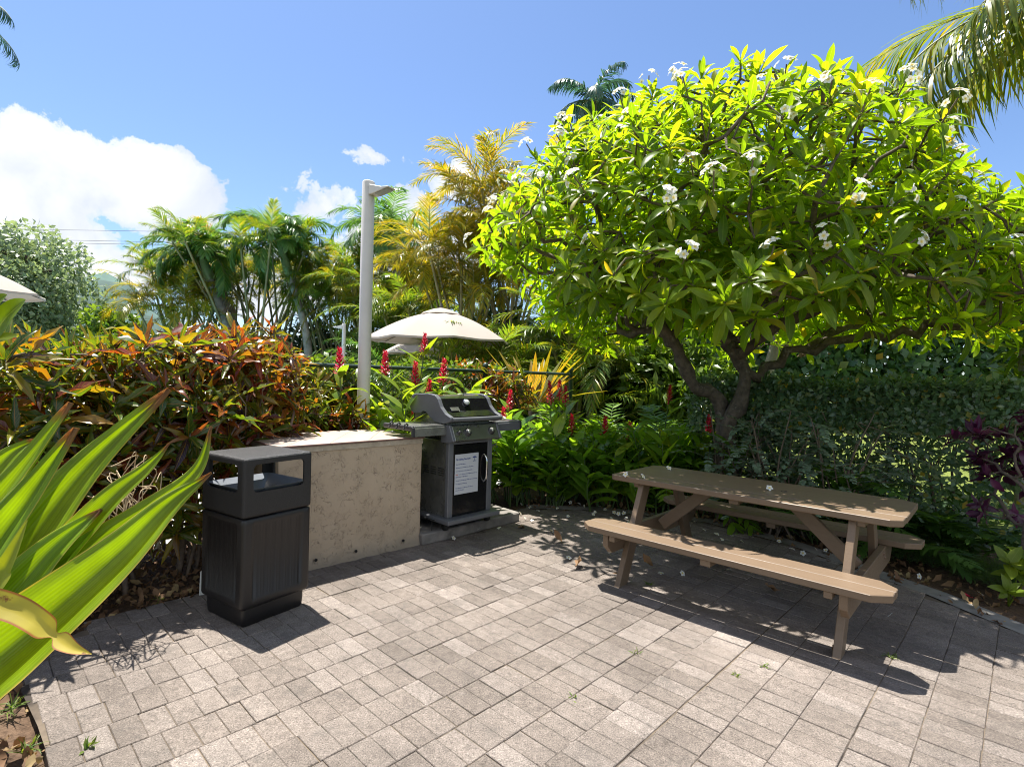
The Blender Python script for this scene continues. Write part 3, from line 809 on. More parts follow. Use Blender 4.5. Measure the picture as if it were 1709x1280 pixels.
# ------------------------------------------------------------------ pool fence
GREENP = plain('dark_green_fence_paint', (.02, .045, .04), .45)
fn = thing('chain_link_fence', 'dark green chain link pool fence running behind the plants', 'fence', tuple(FENCE0), math.radians(46))
mb = MB(); T0, T1, FH = -2.6, 5.66, 1.62
tube(mb, [(T0, 0, FH-.05), (T1, 0, FH-.05)], .021, 8); mb.build('top_rail', GREENP, fn)
for t_ in (-2.6, -.8, 1.1, 3.8, 5.66):
    mb = MB(); lathe(mb, [(.03, 0), (.03, FH), (.038, FH+.005), (.038, FH+.03), (.022, FH+.06), (0, FH+.065)], 12, (t_, 0, 0)); mb.build('post', GREENP, fn)
mb = MB(); step = .062
for s_ in (-1, 1):
    for i in range(int((T1-T0+FH)/step)+1):
        a0 = T0-FH+i*step if s_ > 0 else T0+i*step
        p0, p1 = V3(a0, 0, .04), V3(a0+s_*(FH-.1), 0, FH-.06)
        lo_, hi_ = T0, T1
        def clip(p0, p1):
            d = p1-p0; t0, t1 = 0., 1.
            ta, tb = (lo_-p0[0])/d[0], (hi_-p0[0])/d[0]; ta, tb = min(ta, tb), max(ta, tb)
            t0, t1 = max(t0, ta), min(t1, tb); return (p0+d*t0, p0+d*t1) if t1 > t0 else None
        r_ = clip(p0, p1)
        if r_: tube(mb, [r_[0]+V3(0, .003*s_, 0), r_[1]+V3(0, .003*s_, 0)], .0019, 3, caps=False)
mb.build('chain_mesh', GREENP, fn)

# ------------------------------------------------------------------ picnic table
m, nt, out = newmat('brown_porch_paint'); k = NT(nt); c = k.coord()
mp = k.n('ShaderNodeMapping'); k.l(c, mp.inputs[0]); mp.inputs['Scale'].default_value = (1.2, 26, 26)
gr_ = k.noise(3, 5, .65, mp.outputs[0], .6)
base = k.ramp(k.noise(2.2, 5, .6, c), [(.3, (.156, .108, .070)), (.7, (.182, .128, .084))])
base = k.mix(k.ramp(gr_, [(.50, 0.), (.72, .35)]), base, (.125, .082, .05))
base = k.mix(k.math('MULTIPLY', k.ramp(k.noise(34, 5, .7, c), [(.66, 0.), (.72, 1.)]), k.ramp(k.noise(1.7, 3, .5, c), [(.48, 0.), (.62, .8)])), base, (.30, .24, .18))
base = k.mix(k.ramp(k.noise(5, 6, .7, c, .5), [(.62, 0.), (.76, .4)]), base, (.11, .085, .065))
k.l(k.principled(base, k.math('ADD', k.math('MULTIPLY', gr_, .3), .28), 0, .4, k.bump(gr_, .25, .004)), out.inputs[0]); PAINT = m
pt = thing('picnic_table', 'brown painted wooden picnic table with two attached benches', 'picnic table', (1.7246, 3.8408, .006), -.7442)
def board(mb, x0, x1, y0, y1, z0, z1, cuts=(0, 0, 0, 0)):
    """plank along x; cuts: chamfer lengths at (x0,y0),(x1,y0),(x1,y1),(x0,y1)"""
    w_ = y1-y0; pl = []
    for (x, y, sx_, sy_, c0) in ((x0, y0, 1, 1, cuts[0]), (x1, y0, -1, 1, cuts[1]), (x1, y1, -1, -1, cuts[2]), (x0, y1, 1, -1, cuts[3])):
        if c0: a = (x, y+sy_*c0[1]); b = (x+sx_*c0[0], y); pl += [a, b] if sx_*sy_ > 0 else [b, a]
        else: pl.append((x, y))
    prism(mb, pl, z1-z0, Matrix.Translation((0, 0, z0)), .0035)
TL, TW = 1.865, .731
mb = MB(); ys = np.array([-TW/2, -.205, TW/2])
for i in range(2):
    jx = [0, .004, -.003, .003, 0][i]; g0 = .0035 if i == 1 else .0008; g1 = .0035 if i == 0 else .0008
    cu = [0, 0, 0, 0]
    if i == 0: cu = [(.03, .022), (.055, .05), 0, 0]
    if i == 1: cu = [0, 0, (.085, .06), (.085, .06)]
    board(mb, -TL/2+jx, TL/2+jx, ys[i]+g0, ys[i+1]-g1, .710, .750, cu)
mb.build('tabletop', PAINT, pt)
mb = MB(); lathe(mb, [(.021, .7475), (.021, .7512), (.014, .7512), (.012, .7480), (0, .7480)], 16, (.22, .02, 0)); mb.build('umbrella_hole', plain('dark_plug', (.03, .022, .018), .8), pt)
B0, BW, BH, BL = .482, .284, .438, 1.885
for s_ in (-1, 1):
    mb = MB(); ya = sorted((s_*B0, s_*(B0+BW))); ym = (ya[0]+ya[1])/2
    cc = (.085, .075)
    board(mb, -BL/2, BL/2, ya[0], ym-.0022, BH-.040, BH, [cc, cc, 0, 0]); board(mb, -BL/2+.004, BL/2+.003, ym+.0022, ya[1], BH-.040, BH, [0, 0, cc, cc])
    mb.build('bench_seat', PAINT, pt)
    mb = MB(); box(mb, (0, ym, BH-.040-.0195), (.065, BW*.93, .038), .003); mb.build('bench_cleat', PAINT, pt)
    for x_ in (-.665, .665):
        mb = MB(); box(mb, (x_, ym, BH-.040-.0195), (.042, BW*.93, .038), .003); mb.build('bench_batten', PAINT, pt)
LX = .690
for sx_ in (-1, 1):
    for s_ in (-1, 1):   # splayed leg in the y-z plane
        yb, yt, wd = s_*.575, s_*.255, .105
        pl = [(yb-wd*.55, 0), (yb+wd*.55, 0), (yt+wd*.55, .708), (yt-wd*.55, .708)]
        mb = MB(); prism(mb, pl, .042, YZ(sx_*LX-.021), .003); mb.build('leg', PAINT, pt)
    e = B0+BW-.035
    mb = MB(); zt, zb = BH-.042, BH-.042-.145
    prism(mb, [(-e, zt), (-e, zt-.085), (-e+.065, zb), (e-.065, zb), (e, zt-.085), (e, zt)], .042, YZ(sx_*(LX+.0425)-.021), .003); mb.build('cross_beam', PAINT, pt)
    mb = MB(); box(mb, (sx_*(LX+.0425), 0, .691), (.042, TW*.86, .036), .003); mb.build('top_cleat', PAINT, pt)
    a, b = V3(sx_*(LX-.023), 0, .345), V3(sx_*.27, 0, .700); d = b-a; L_ = np.linalg.norm(d); ang = math.atan2(d[2], d[0])
    mb = MB(); box(mb, (a+b)/2, (L_, .042, .088), .003, rotm('Y', -ang)); mb.build('brace', PAINT, pt)
mb = MB(); box(mb, (0, 0, .691), (.065, TW*.86, .036), .003); mb.build('top_cleat', PAINT, pt)
BOLT = plain('rusty_bolt', (.16, .11, .08), .6, .5, .3)
for sx_ in (-1, 1):
    for s_ in (-1, 1):
        for (y_, z_) in ((s_*.43, .33), (s_*.37, .37)):
            mb = MB(); lathe(mb, [(.012, 0), (.011, .005), (.005, .008), (0, .008)], 10, (sx_*(LX+.0635), y_, z_), 0, rotm('Y', sx_*PI/2)); mb.build('bolt', BOLT, pt)

# ================================================================== vegetation
BARK = plain('grey_brown_bark', (.105, .08, .062), .9, var=.5, scale=16, bump=.9, bscale=45, stain=((.26, .235, .20), 10, .60))
TWIG = plain('pale_brown_twig', (.17, .125, .092), .85, var=.3, scale=30)
PALMTRUNK = plain('grey_palm_trunk', (.26, .235, .205), .9, var=.35, scale=5, bump=.5, bscale=20)
CANE = plain('green_cane', (.07, .12, .03), .5, var=.2)
ARECAST = plain('tan_green_palm_stem', (.19, .165, .07), .6, var=.35, scale=4)

def grow(nodes, par, attr, step=.16, kill=.22, iters=90, wob=.25, up=0., grav=None):
    pos = [np.asarray(p, float) for p in nodes]; par = list(par); attr = np.asarray(attr, float)
    live = np.ones(len(attr), bool); end = np.full(len(attr), -1)
    for it in range(iters):
        idx = np.where(live)[0]
        if len(idx) == 0: break
        P = np.array(pos); d = np.linalg.norm(attr[idx][:, None]-P[None], axis=2); nn = d.argmin(1)
        new = {}
        for a, n_ in zip(idx, nn): new.setdefault(n_, []).append(a)
        for n_, al in new.items():
            v = norm(norm(attr[al]-P[n_]).mean(0)+rng.normal(0, wob, 3)+V3(0, 0, up))
            pos.append(P[n_]+v*step); par.append(n_)
        P = np.array(pos); d = np.linalg.norm(attr[idx][:, None]-P[None], axis=2); nn = d.argmin(1); dm = d.min(1)
        for a, n_, x in zip(idx, nn, dm):
            if x < kill: live[a] = False; end[a] = n_
    for a in range(len(attr)):
        if end[a] >= 0: pos.append(attr[a]); par.append(end[a]); end[a] = len(pos)-1
    return np.array(pos), np.array(par), end

def skin_tree(mb, pos, par, end, r0, p=2.4, n=7, rmax=9., mat=0, base_r=None, knob=0.):
    N = len(pos); ch = [[] for _ in range(N)]
    for i in range(N):
        if par[i] >= 0: ch[par[i]].append(i)
    acc = np.zeros(N); used = np.zeros(N, bool)
    for e in end:
        while e >= 0: used[e] = True; e = par[e]
    for i in range(N-1, -1, -1):
        if not used[i]: continue
        if acc[i] == 0: acc[i] = r0**p
        if par[i] >= 0: acc[par[i]] += acc[i]
    R = np.minimum(acc**(1/p), rmax)
    if base_r is not None: R[:len(base_r)] = np.maximum(np.minimum(R[:len(base_r)], base_r), np.array(base_r)*.92)
    st = [i for i in range(N) if par[i] < 0 and used[i]]; stack = [(s, None) for s in st]
    while stack:
        i, pr = stack.pop(); line = ([pr] if pr is not None else [])+[i]
        while True:
            cs = [c for c in ch[i] if used[c]]
            if not cs: break
            cs.sort(key=lambda c: -R[c])
            for c in cs[1:]: stack.append((c, i))
            i = cs[0]; line.append(i)
        if len(line) > 1:
            r = R[line].copy()
            if pr is not None: r[0] = min(r[0], r[1]*1.25)
            tube(mb, pos[line], r*(1+rng.normal(0, .06, len(r))), n, mat, knob=knob)
    return R

# ------------------------------------------------------------------ plumeria
PLUM = leafmat('plumeria_leaf', [(0, (.09, .165, .009)), (.35, (.13, .22, .011)), (.7, (.18, .26, .013)), (.93, (.23, .28, .015)), (.98, (.30, .28, .02)), (1, (.34, .22, .03))], .35, .66, (2.25, 2.2, .5),
               mid=((.22, .30, .06), .05), veins=((.13, .19, .03), 95, .25), edge=((.20, .24, .04), .04))
PETAL_m, nt, out = newmat('plumeria_petal'); k = NT(nt)
uv = k.n('ShaderNodeSeparateXYZ'); k.l(k.coord('UV'), uv.inputs[0])
pc = k.ramp(uv.outputs[1], [(0, (.75, .5, .05)), (.28, (.80, .72, .4)), (.45, (.82, .81, .76))])
tr_ = k.n('ShaderNodeBsdfTranslucent'); k.l(pc, tr_.inputs[0]); mx = k.n('ShaderNodeMixShader'); mx.inputs[0].default_value = .3
k.l(k.principled(pc, .6, 0, .2), mx.inputs[1]); k.l(tr_.outputs[0], mx.inputs[2]); k.l(mx.outputs[0], out.inputs[0])
PETAL = PETAL_m
LP = leafset(6, obov, .22, (.25, .6, .95, 1.3), .05)
PET = leafset(3, obov, .2, (-.4, .5, .9))

def flower(mb, c, ax, size):
    ax = norm(ax); h = V3(0, 0, 1) if abs(ax[2]) < .9 else V3(1, 0, 0); u = norm(np.cross(ax, h)); v = np.cross(ax, u)
    o_ = random.random()*6
    D = [math.cos(.35)*(math.cos(o_+i*2*PI/5)*u+math.sin(o_+i*2*PI/5)*v)+math.sin(.35)*ax for i in range(5)]
    scatter(mb, PET[1:], np.tile(c, (5, 1)), np.array(D), np.tile(ax, (5, 1)), size*.55, size*.42)

CC, RX, RY, RZ = V3(2.22, 6.13, 2.2), 2.72, 2.55, 2.5
CC2, R2 = V3(4.4, 6.0, 2.3), V3(2.3, 2.1, 1.25)
cand = []
tries = rng.normal(0, 1, (16000, 3)); tries = norm(tries)
lob = [(norm(rng.normal(0, 1, 3)), rng.uniform(-.06, .07)) for _ in range(26)]
kept = np.zeros((0, 3))
pts = []
for d in tries:
    if d[2] < -.10: continue
    rr = 1 + sum(a*math.exp(-((d-l)@(d-l))*7) for l, a in lob)
    deep = random.random()
    f = rng.uniform(.84, 1.0) if deep < .74 else rng.uniform(.50, .84)
    rs_ = random.random(); second = rs_ < .30; third = rs_ > .92; fourth = .85 < rs_ <= .92
    p = CC2 + d*R2*rr*f if second else CC + d*V3(RX, RY, RZ)*rr*f
    if third:
        p = V3(1.5, 5.3, 2.5) + d*V3(1.05, 1.05, .72)*f; p[2] -= .15*random.random()
    if fourth: p = V3(2.05, 4.85, 2.22) + d*V3(1.5, .85, .42)*f
    o_ = (p-CC)/V3(RX, RY, RZ) if second else (p-CC2)/R2
    if o_ @ o_ < .55: continue
    if p[0] < .42 and p[2] < 2.85: continue
    if p[2] < 2.06 + .16*math.sin(p[0]*3): continue
    if d[2] < .12 and f < .55: continue
    if len(pts) and (np.linalg.norm(np.array(pts)-p, axis=1) < .218).any(): continue
    pts.append(p)
    if len(pts) > 1150: break
tips = np.array(pts)
# low skirt towards the left, as the crown hangs there
def trunkpath(px, Y0):
    return np.array([at(u, v, Y=Y0+dy) for (u, v, dy) in px])
tA = trunkpath([(1222, 872, 0), (1218, 790, 0), (1215, 712, 0), (1236, 668, .0), (1243, 622, .02), (1222, 580, .05), (1206, 548, .1), (1218, 516, .15)], 5.9)
tB = trunkpath([(1205, 872, .05), (1202, 770, .05), (1206, 690, .05), (1190, 656, .0), (1160, 646, -.03), (1142, 610, -.06), (1124, 572, -.08), (1098, 540, -.1)], 5.97)
tA[0][2] = tB[0][2] = -.05
sA, sB = spline(tA, 3), spline(tB, 3)
nodes = list(sA)+list(sB); par = [-1]+list(range(len(sA)-1))+[-1]+[len(sA)+i for i in range(len(sB)-1)]
br = list(np.linspace(.088, .075, len(sA)))+list(np.linspace(.082, .072, len(sB)))
# forbid sprouting below the fork: attractors are all high, so growth starts from the upper nodes
pos, par2, end = grow(nodes, par, tips, .17, .24, 70, .40, .05)
plum = thing('plumeria_tree', 'large domed plumeria tree with white blossoms over the picnic table', 'tree', (2.42, 5.9, 0))
PW = V3(2.42, 5.9, 0)
mb = MB(); skin_tree(mb, pos-PW, par2, end, .0085, 2.45, 9, .054, base_r=br, knob=.18); mb.build('trunk', BARK, plum)
ok_ = end >= 0
tipx = tips[ok_]; prev = pos[par2[end[ok_]]]
axs = norm(norm(tipx-prev)*.5 + norm((tipx-CC)*V3(1, 1, 1.0))*.55 + V3(0, 0, .75))
mb = MB(); rosettes(mb, LP, tipx-PW, axs, 14, .255, .062, .22, 1.8, .2)
mb.build('crown', PLUM, plum)
shell_ = np.minimum(np.linalg.norm((tipx-CC)/V3(RX, RY, RZ), axis=1), np.linalg.norm((tipx-CC2)/R2, axis=1))
top = np.where((axs[:, 2] > .3) & (tipx[:, 2] > 2.35) & (shell_ > .88) & (tipx[:, 1] < 6.3))[0]
for i in rng.choice(top, min(99, len(top)), replace=False):
    mb = MB(); c0 = tipx[i]-PW+axs[i]*.10+rng.normal(0, .03, 3)
    for q in range(7):
        d = norm(axs[i]+rng.normal(0, .8, 3)); flower(mb, c0+d*.085, d+V3(0, -.2, .3), .066)
    tube(mb, [c0-axs[i]*.15, c0+axs[i]*.03], .006, 5, mat=1)
    mb.build('flower_cluster', [PETAL, TWIG], plum)

# ------------------------------------------------------------------ palms
def strip(nv, prof, droop):
    t = np.linspace(0, 1, nv+1); th = -droop*t; tm = (th[:-1]+th[1:])/2
    y = np.concatenate([[0], np.cumsum(np.cos(tm))/nv]); z = np.concatenate([[0], np.cumsum(np.sin(tm))/nv])
    w_ = prof(t)*.5; w_[-1] = .01; w_[0] = max(w_[0], .2)
    v = np.zeros((nv+1, 2, 3)); uv = np.zeros((nv+1, 2, 2))
    for q, s_ in enumerate((-1, 1)): v[:, q, 0] = w_*s_; v[:, q, 1] = y; v[:, q, 2] = z; uv[:, q, 0] = q; uv[:, q, 1] = t
    return v.reshape(-1, 3), np.array([[2*i, 2*i+1, 2*i+3, 2*i+2] for i in range(nv)]), uv.reshape(-1, 2)
LL = [strip(3, lanc, d) for d in (.5, .9, 1.3)]
LLS = [strip(3, lanc, d) for d in (.1, .3, .5)]
LLH = [strip(4, lanc, d) for d in (.9, 1.4, 1.8)]
def frond(mb, base, azm, e0, L, bend, nl, ll, lw, lift=.3, T=LL, a0=1.15, a1=.45, s0=.1, rr=.012, roll=0.):
    n = 16; s = np.linspace(0, 1, n+1); e = e0-bend*s**1.25
    em = (e[:-1]+e[1:])/2
    hx = np.concatenate([[0], np.cumsum(np.cos(em))])*L/n; hz = np.concatenate([[0], np.cumsum(np.sin(em))])*L/n
    H = V3(math.cos(azm), math.sin(azm), 0); Z = V3(0, 0, 1); Sd = V3(-math.sin(azm), math.cos(azm), 0)
    P = np.asarray(base, float)+hx[:, None]*H+hz[:, None]*Z
    tube(mb, P, np.linspace(rr, rr*.25, n+1), 4, 0, caps=False)
    q = np.linspace(s0, .985, nl); jit = rng.normal(0, .25/nl, nl)
    q = np.clip(q+jit, s0, .99)
    pp = np.stack([np.interp(q, s, P[:, i]) for i in range(3)], 1); ee = np.interp(q, s, e)
    T_ = np.cos(ee)[:, None]*H+np.sin(ee)[:, None]*Z; N = -np.sin(ee)[:, None]*H+np.cos(ee)[:, None]*Z
    S2 = math.cos(roll)*Sd+math.sin(roll)*N; N2 = -math.sin(roll)*Sd+math.cos(roll)*N
    al = a0+(a1-a0)*q; ln = ll*np.clip(np.sin(PI*(.12+.80*q)), .15, 1)**.7
    for sg in (-1, 1):
        lf = lift+rng.normal(0, .13, nl)
        D = np.cos(al)[:, None]*T_+np.sin(al)[:, None]*(sg*np.cos(lf)[:, None]*S2+np.sin(lf)[:, None]*N2)
        U = N2+V3(0, 0, .6)-.0*D+rng.normal(0, .15, (nl, 3))
        scatter(mb, T, pp, D, U, ln*rng.uniform(.85, 1.1, nl), lw*rng.uniform(.8, 1.1, nl), 1)
    return P
PG = lambda nm, st, g=(2.0, 1.9, .7), tr=.42, ro=.33: leafmat(nm, st, ro, tr, g, spec=.5)
PALMDK = PG('dark_palm_leaflet', [(0, (.055, .135, .04)), (.5, (.085, .185, .05)), (1, (.14, .235, .055))], (1.9, 1.9, .7), .42, .28)
PALMYE = PG('yellow_palm_leaflet', [(0, (.09, .12, .015)), (.4, (.18, .20, .018)), (.75, (.29, .245, .02)), (1, (.36, .25, .025))], (2.15, 1.85, .5), .5)
PALMGR = PG('green_palm_leaflet', [(0, (.07, .14, .018)), (.5, (.12, .205, .022)), (.85, (.20, .25, .025)), (1, (.30, .26, .025))], (2.2, 1.9, .6), .45)
COCO = PG('coconut_leaflet', [(0, (.07, .12, .018)), (.5, (.12, .175, .02)), (.85, (.20, .21, .025)), (1, (.27, .22, .05))], (2.2, 1.9, .6), .45, .3)
PALMBL = PG('bluish_palm_leaflet', [(0, (.03, .085, .075)), (1, (.065, .14, .10))], (1.5, 1.6, .9), .3, .3)
DEAD = leafmat('dead_palm_leaf', [(0, (.16, .11, .075)), (1, (.27, .2, .14))], .9, .25, (1.2, 1., .8))
RACH = plain('palm_rachis', (.17, .17, .045), .6, var=.3)
SHAFT = plain('pale_green_crownshaft', (.16, .23, .10), .4, var=.15)

def palm(label, group, foot, path, r0, nf, L, leafm, bend=(1.5, 2.3), ll=.5, lw=.045, nl=34, e=(.1, 1.35), shaft=.9, skirt=0, seedv=0, T=LL, lift=.3, fl=True):
    """single-stem palm: path = list of points (world) from the foot to the crown"""
    t = thing('palm_tree', label, 'palm tree', foot, 0, group); F = V3(*foot)
    path = spline(np.array(path)-F, 5); n = len(path)
    mb = MB(); tube(mb, path, np.linspace(r0*1.25, r0*.82, n), 10); mb.build('trunk', PALMTRUNK, t)
    topp = path[-1]; ax = norm(path[-1]-path[-3])
    if shaft:
        mb = MB(); tube(mb, [topp, topp+ax*shaft*.3, topp+ax*shaft*.75, topp+ax*shaft], [r0*.95, r0*1.15, r0*.9, r0*.5], 10); mb.build('crownshaft', SHAFT, t); topp = topp+ax*shaft*.97
    mb = MB()
    for i in range(nf):
        f = i/(nf-1); e0 = e[1]+(e[0]-e[1])*f+rng.normal(0, .08)
        frond(mb, topp, i*2.39996+rng.normal(0, .2)+seedv, e0, L*rng.uniform(.85, 1.08), rng.uniform(*bend), nl, ll, lw, lift, T)
    mb.build('fronds', [RACH, leafm], t)
    if skirt:
        mb = MB()
        for i in range(skirt): frond(mb, path[-1]-ax*.05, i*2.2+seedv, -.5, L*.75, 1.1, nl, ll*.8, lw, .0, LLH)
        mb.build('dead_fronds', [TWIG, DEAD], t)
    if fl:
        mb = MB(); c0 = path[-1]
        for i in range(60):
            d = norm(rng.normal(0, 1, 3)+V3(0, 0, -.3)); tube(mb, [c0, c0+d*.25, c0+d*.42+V3(0, 0, -.12)], .008, 3, caps=False)
        mb.build('seed_stalks', plain('pale_seed_stalk', (.25, .29, .15), .8), t)
    return t
YP = 22.
def P_(u, v, Y=YP): return at(u, v, Y=Y)
def foot(u, Y=YP): p = at(u, 640, Y=Y); return (p[0], p[1], 0)
GP = 'christmas palms behind the pool'
palm('leaning dark green palm with dead brown sheath, nearest the round green bush', GP, foot(384), [foot(384), P_(377, 545), P_(366, 505), P_(352, 468)], .17, 21, 2.7, PALMDK, ll=.8, lw=.062, nl=52, shaft=1.05, skirt=1)
palm('dark green palm with slim pale curved trunk, midway between the bush and the lamp post', GP, foot(518), [foot(518), P_(514, 580), P_(502, 520), P_(484, 462)], .15, 21, 2.6, PALMDK, ll=.8, lw=.062, nl=52, shaft=1.5, seedv=1)
palm('dark green palm whose crown shows just right of the tall lamp post', GP, foot(680), [foot(680), P_(674, 530), P_(668, 480), P_(660, 440)], .17, 22, 2.8, PALMDK, ll=.8, lw=.055, nl=50, shaft=1.2, seedv=2, skirt=1)

def areca(label, u, Y, H, ns, leafm, spread=1.0, L=2.1, group='areca palm clumps behind the pool', nfr=7, sc_=1., low=0., hmin=.62, bd=(1.2, 2.1)):
    f = foot(u, Y); t = thing('areca_palm', label, 'palm clump', f, 0, group)
    ms, mf = MB(), MB()
    for i in range(ns):
        a = i*2.39996+u; r = spread*math.sqrt((i+.5)/ns); lean = rng.uniform(.08, .22)
        h = H*rng.uniform(hmin, 1.0)
        b = V3(r*.45*math.cos(a), r*.45*math.sin(a), 0); tp = b+V3(math.cos(a), math.sin(a), 0)*h*lean*spread+V3(0, 0, h)
        mid = (b+tp)/2+V3(math.cos(a), math.sin(a), 0)*(-.08*h)
        pth = spline([b, mid, tp], 5); tube(ms, pth, np.linspace(.06, .04, len(pth))*sc_, 6)
        for q in range(nfr):
            e0 = 1.35-1.0*q/(nfr-1)+rng.normal(0, .1)
            frond(mf, tp, q*2.39996+a+rng.normal(0, .3), e0, L*rng.uniform(.8, 1.1), rng.uniform(*bd), 38, .58*sc_, .034*sc_, .45, LL, 1.0, .45, .18, .014)
    for i in range(int(low)):
        a = rng.uniform(0, 6.28); b = V3(math.cos(a), math.sin(a), 0)*spread*rng.uniform(.1, 1.)
        frond(mf, b+V3(0, 0, rng.uniform(.1, .8)), a+rng.normal(0, .5), rng.uniform(.7, 1.35), L*rng.uniform(.8, 1.15), rng.uniform(.9, 1.8), 34, .58*sc_, .036*sc_, .45, LL, 1.0, .45, .18, .014)
    ms.build('stems', ARECAST, t); mf.build('fronds', [RACH, leafm], t)
    return t
areca('yellowing areca palm clump at the left end of the palm row', 305, 22, 5.0, 9, PALMYE, 1.5, 2.2, low=8)
areca('green areca palm clump directly behind the palm nearest the round bush', 320, 24, 5.6, 10, PALMGR, 1.5, 1.8, low=7, hmin=.75, bd=(.8, 1.6))
areca('thin stemmed areca clump with sky showing between its bare stems', 425, 23, 6.5, 12, PALMGR, 2.3, 1.5, nfr=6, low=0, hmin=.9, bd=(.7, 1.4))
areca('open areca clump with orange fronds right of the bare stems', 468, 24.5, 6.6, 9, PALMYE, 1.9, 1.5, nfr=6, low=0, hmin=.88, bd=(.7, 1.4))
areca('dense areca clump between the slim curved palm and the lamp post', 560, 24, 6.2, 12, PALMGR, 2.1, 1.9, low=10, hmin=.75)
areca('dark leafy areca clump behind the lamp post and umbrella', 620, 23, 5.2, 12, PALMGR, 1.9, 2.3, low=20)
areca('areca clump filling the gap between umbrella and golden palms', 705, 20, 4.3, 12, PALMGR, 1.8, 2.3, low=18)
areca('golden areca palm clump with yellow arching fronds left of the plumeria', 768, 15.0, 5.3, 13, PALMYE, 1.1, 1.9, low=6, nfr=8, sc_=.9)
areca('tallest golden areca palm clump rising against the plumeria crown', 845, 15.0, 6.5, 13, PALMYE, 1.1, 2.1, low=6, nfr=8, sc_=.9)
areca('tall bright areca clump with golden tops left of the slim curved palm', 390, 28, 6.6, 11, PALMYE, 2.1, 1.5, low=0, nfr=6, hmin=.88, bd=(.7, 1.4))
areca('tall bright areca clump just left of the tall lamp post', 590, 25, 6.2, 13, PALMGR, 2.1, 2.3, low=6)
areca('tall yellow green areca clump just right of the tall lamp post', 660, 23, 5.8, 13, PALMYE, 1.9, 2.3, low=4)
areca('low green areca clump under the left edge of the plumeria', 800, 11.5, 1.6, 8, PALMGR, 1.0, 1.8, low=16, sc_=.85)
areca('green areca clump deep in the shade behind the plumeria trunks', 960, 12.5, 2.3, 10, PALMGR, 1.3, 2.0, low=14, sc_=.9)
areca('shaded areca clump behind the market umbrellas', 660, 18.5, 1.8, 10, PALMDK, 2.0, 2.2, low=18)

# coconut palms reaching into the frame
def coconut(label, cr, ft, nf, L, leafm, azs, seedv=0., lw=.036, ll=1.2, nl=70):
    t = thing('coconut_palm', label, 'palm tree', ft, 0, 'coconut palms'); F = V3(*ft)
    p0 = V3(0, 0, 0); p2 = np.array(cr)-F
    mb = MB(); pth = spline([p0, p2*.5+V3(.25, .2, 0), p2], 8); tube(mb, pth, np.linspace(.24, .14, len(pth)), 12); mb.build('trunk', PALMTRUNK, t)
    mb = MB()
    for (a, e0, bd) in azs: frond(mb, p2, a, e0, L*rng.uniform(.95, 1.05), bd, nl, ll, lw, -.15, LLH, 1.0, .35, .12, .03)
    mb.build('fronds', [RACH, leafm], t); return t
cr = at(1890, -10, Y=7.0)
coconut('coconut palm with long drooping fronds entering at the top right corner', cr, (cr[0]+.6, cr[1]+.5, 0), 9, 3.5, COCO,
        [(PI*.97, .12, 1.15), (PI*1.05, .6, 1.4), (PI*.93, -.30, .75), (PI*1.0, -.05, 1.0), (PI*.75, .5, 1.2), (PI*1.3, .4, 1.3), (PI*.5, .5, 1.3), (PI*.25, .5, 1.3), (0, .5, 1.3), (-.8, .6, 1.3), (PI*1.12, .05, .8)])
cr = at(-108, 8, Y=15)
coconut('coconut palm with one frond tip showing at the top left edge', cr, (cr[0]-.8, cr[1]+.4, 0), 9, 2.3, PALMBL, [(i*.7+.0, .5-(i % 3)*.35, 1.5) for i in range(9)]+[(-.25, .05, 1.05)], nl=44, ll=.75)
cr = at(990, 168, Y=25)
coconut('far coconut palm with bluish crown showing above the plumeria at left', cr, (cr[0]+.8, cr[1]+.6, 0), 12, 2.5, PALMBL, [(i*2.39996+.4, 1.25-i*.13, 1.6) for i in range(13)], nl=40, ll=.85, lw=.07)
p0 = at(1278, 640, Y=9.6); p1 = at(1297, 560, Y=9.6); p2 = at(1303, 500, Y=9.6)
palm('slender pale trunked palm with brown dead fronds behind the plumeria', 'palms beyond the picnic table', (p0[0], p0[1], 0), [(p0[0]-.2, p0[1], 0), tuple(p0), tuple(p1), tuple(p2)], .085, 11, 1.5, PALMGR, ll=.45, lw=.04, shaft=.4, skirt=4, fl=False)

# ------------------------------------------------------------------ shrubs, hedges, broadleaf trees
def lumps_foliage(mb, lumps, n, T, L, W, mat=0, shell=.72, spread=.8, droop_up=.3):
    vol = np.array([r[0]*r[1]+r[0]*r[2]+r[1]*r[2] for c, r in lumps]); cnt = rng.multinomial(n, vol/vol.sum())
    for (c, r), m_ in zip(lumps, cnt):
        d = norm(rng.normal(0, 1, (m_, 3))); f = rng.uniform(shell, 1.03, m_)
        p = np.array(c)+d*np.array(r)*f[:, None]
        D = norm(d*.5+rng.normal(0, spread, (m_, 3))); U = norm(d+rng.normal(0, .45, (m_, 3))+V3(0, 0, droop_up))
        sz = rng.uniform(.7, 1.2, m_); scatter(mb, T, p, D, U, L*sz, W*sz, mat)
def make_lumps(c, r, n, rs):
    out_ = []
    for i in range(n):
        d = norm(rng.normal(0, 1, 3)); f = rng.uniform(.2, .8)**.6
        q = rs*rng.uniform(.7, 1.25); out_.append((V3(*c)+d*V3(*r)*f*(1-q*.4), V3(*r)*q))
    return out_
TOV = leafset(2, ovat, .15, (.2, .5)); TOV1 = [leaf(2, ovat, .2, .4)]
TLA = leafset(2, lanc, .2, (.3, .7))
GREYGREEN = leafmat('grey_green_leaf', [(0, (.15, .21, .13)), (.5, (.20, .265, .16)), (1, (.27, .33, .18))], .38, .36, (1.6, 1.6, .9), spec=.6)
MIDGREEN = leafmat('mid_green_leaf', [(0, (.055, .11, .016)), (.6, (.10, .17, .022)), (1, (.16, .22, .025))], .36, .46, (2., 1.9, .6))
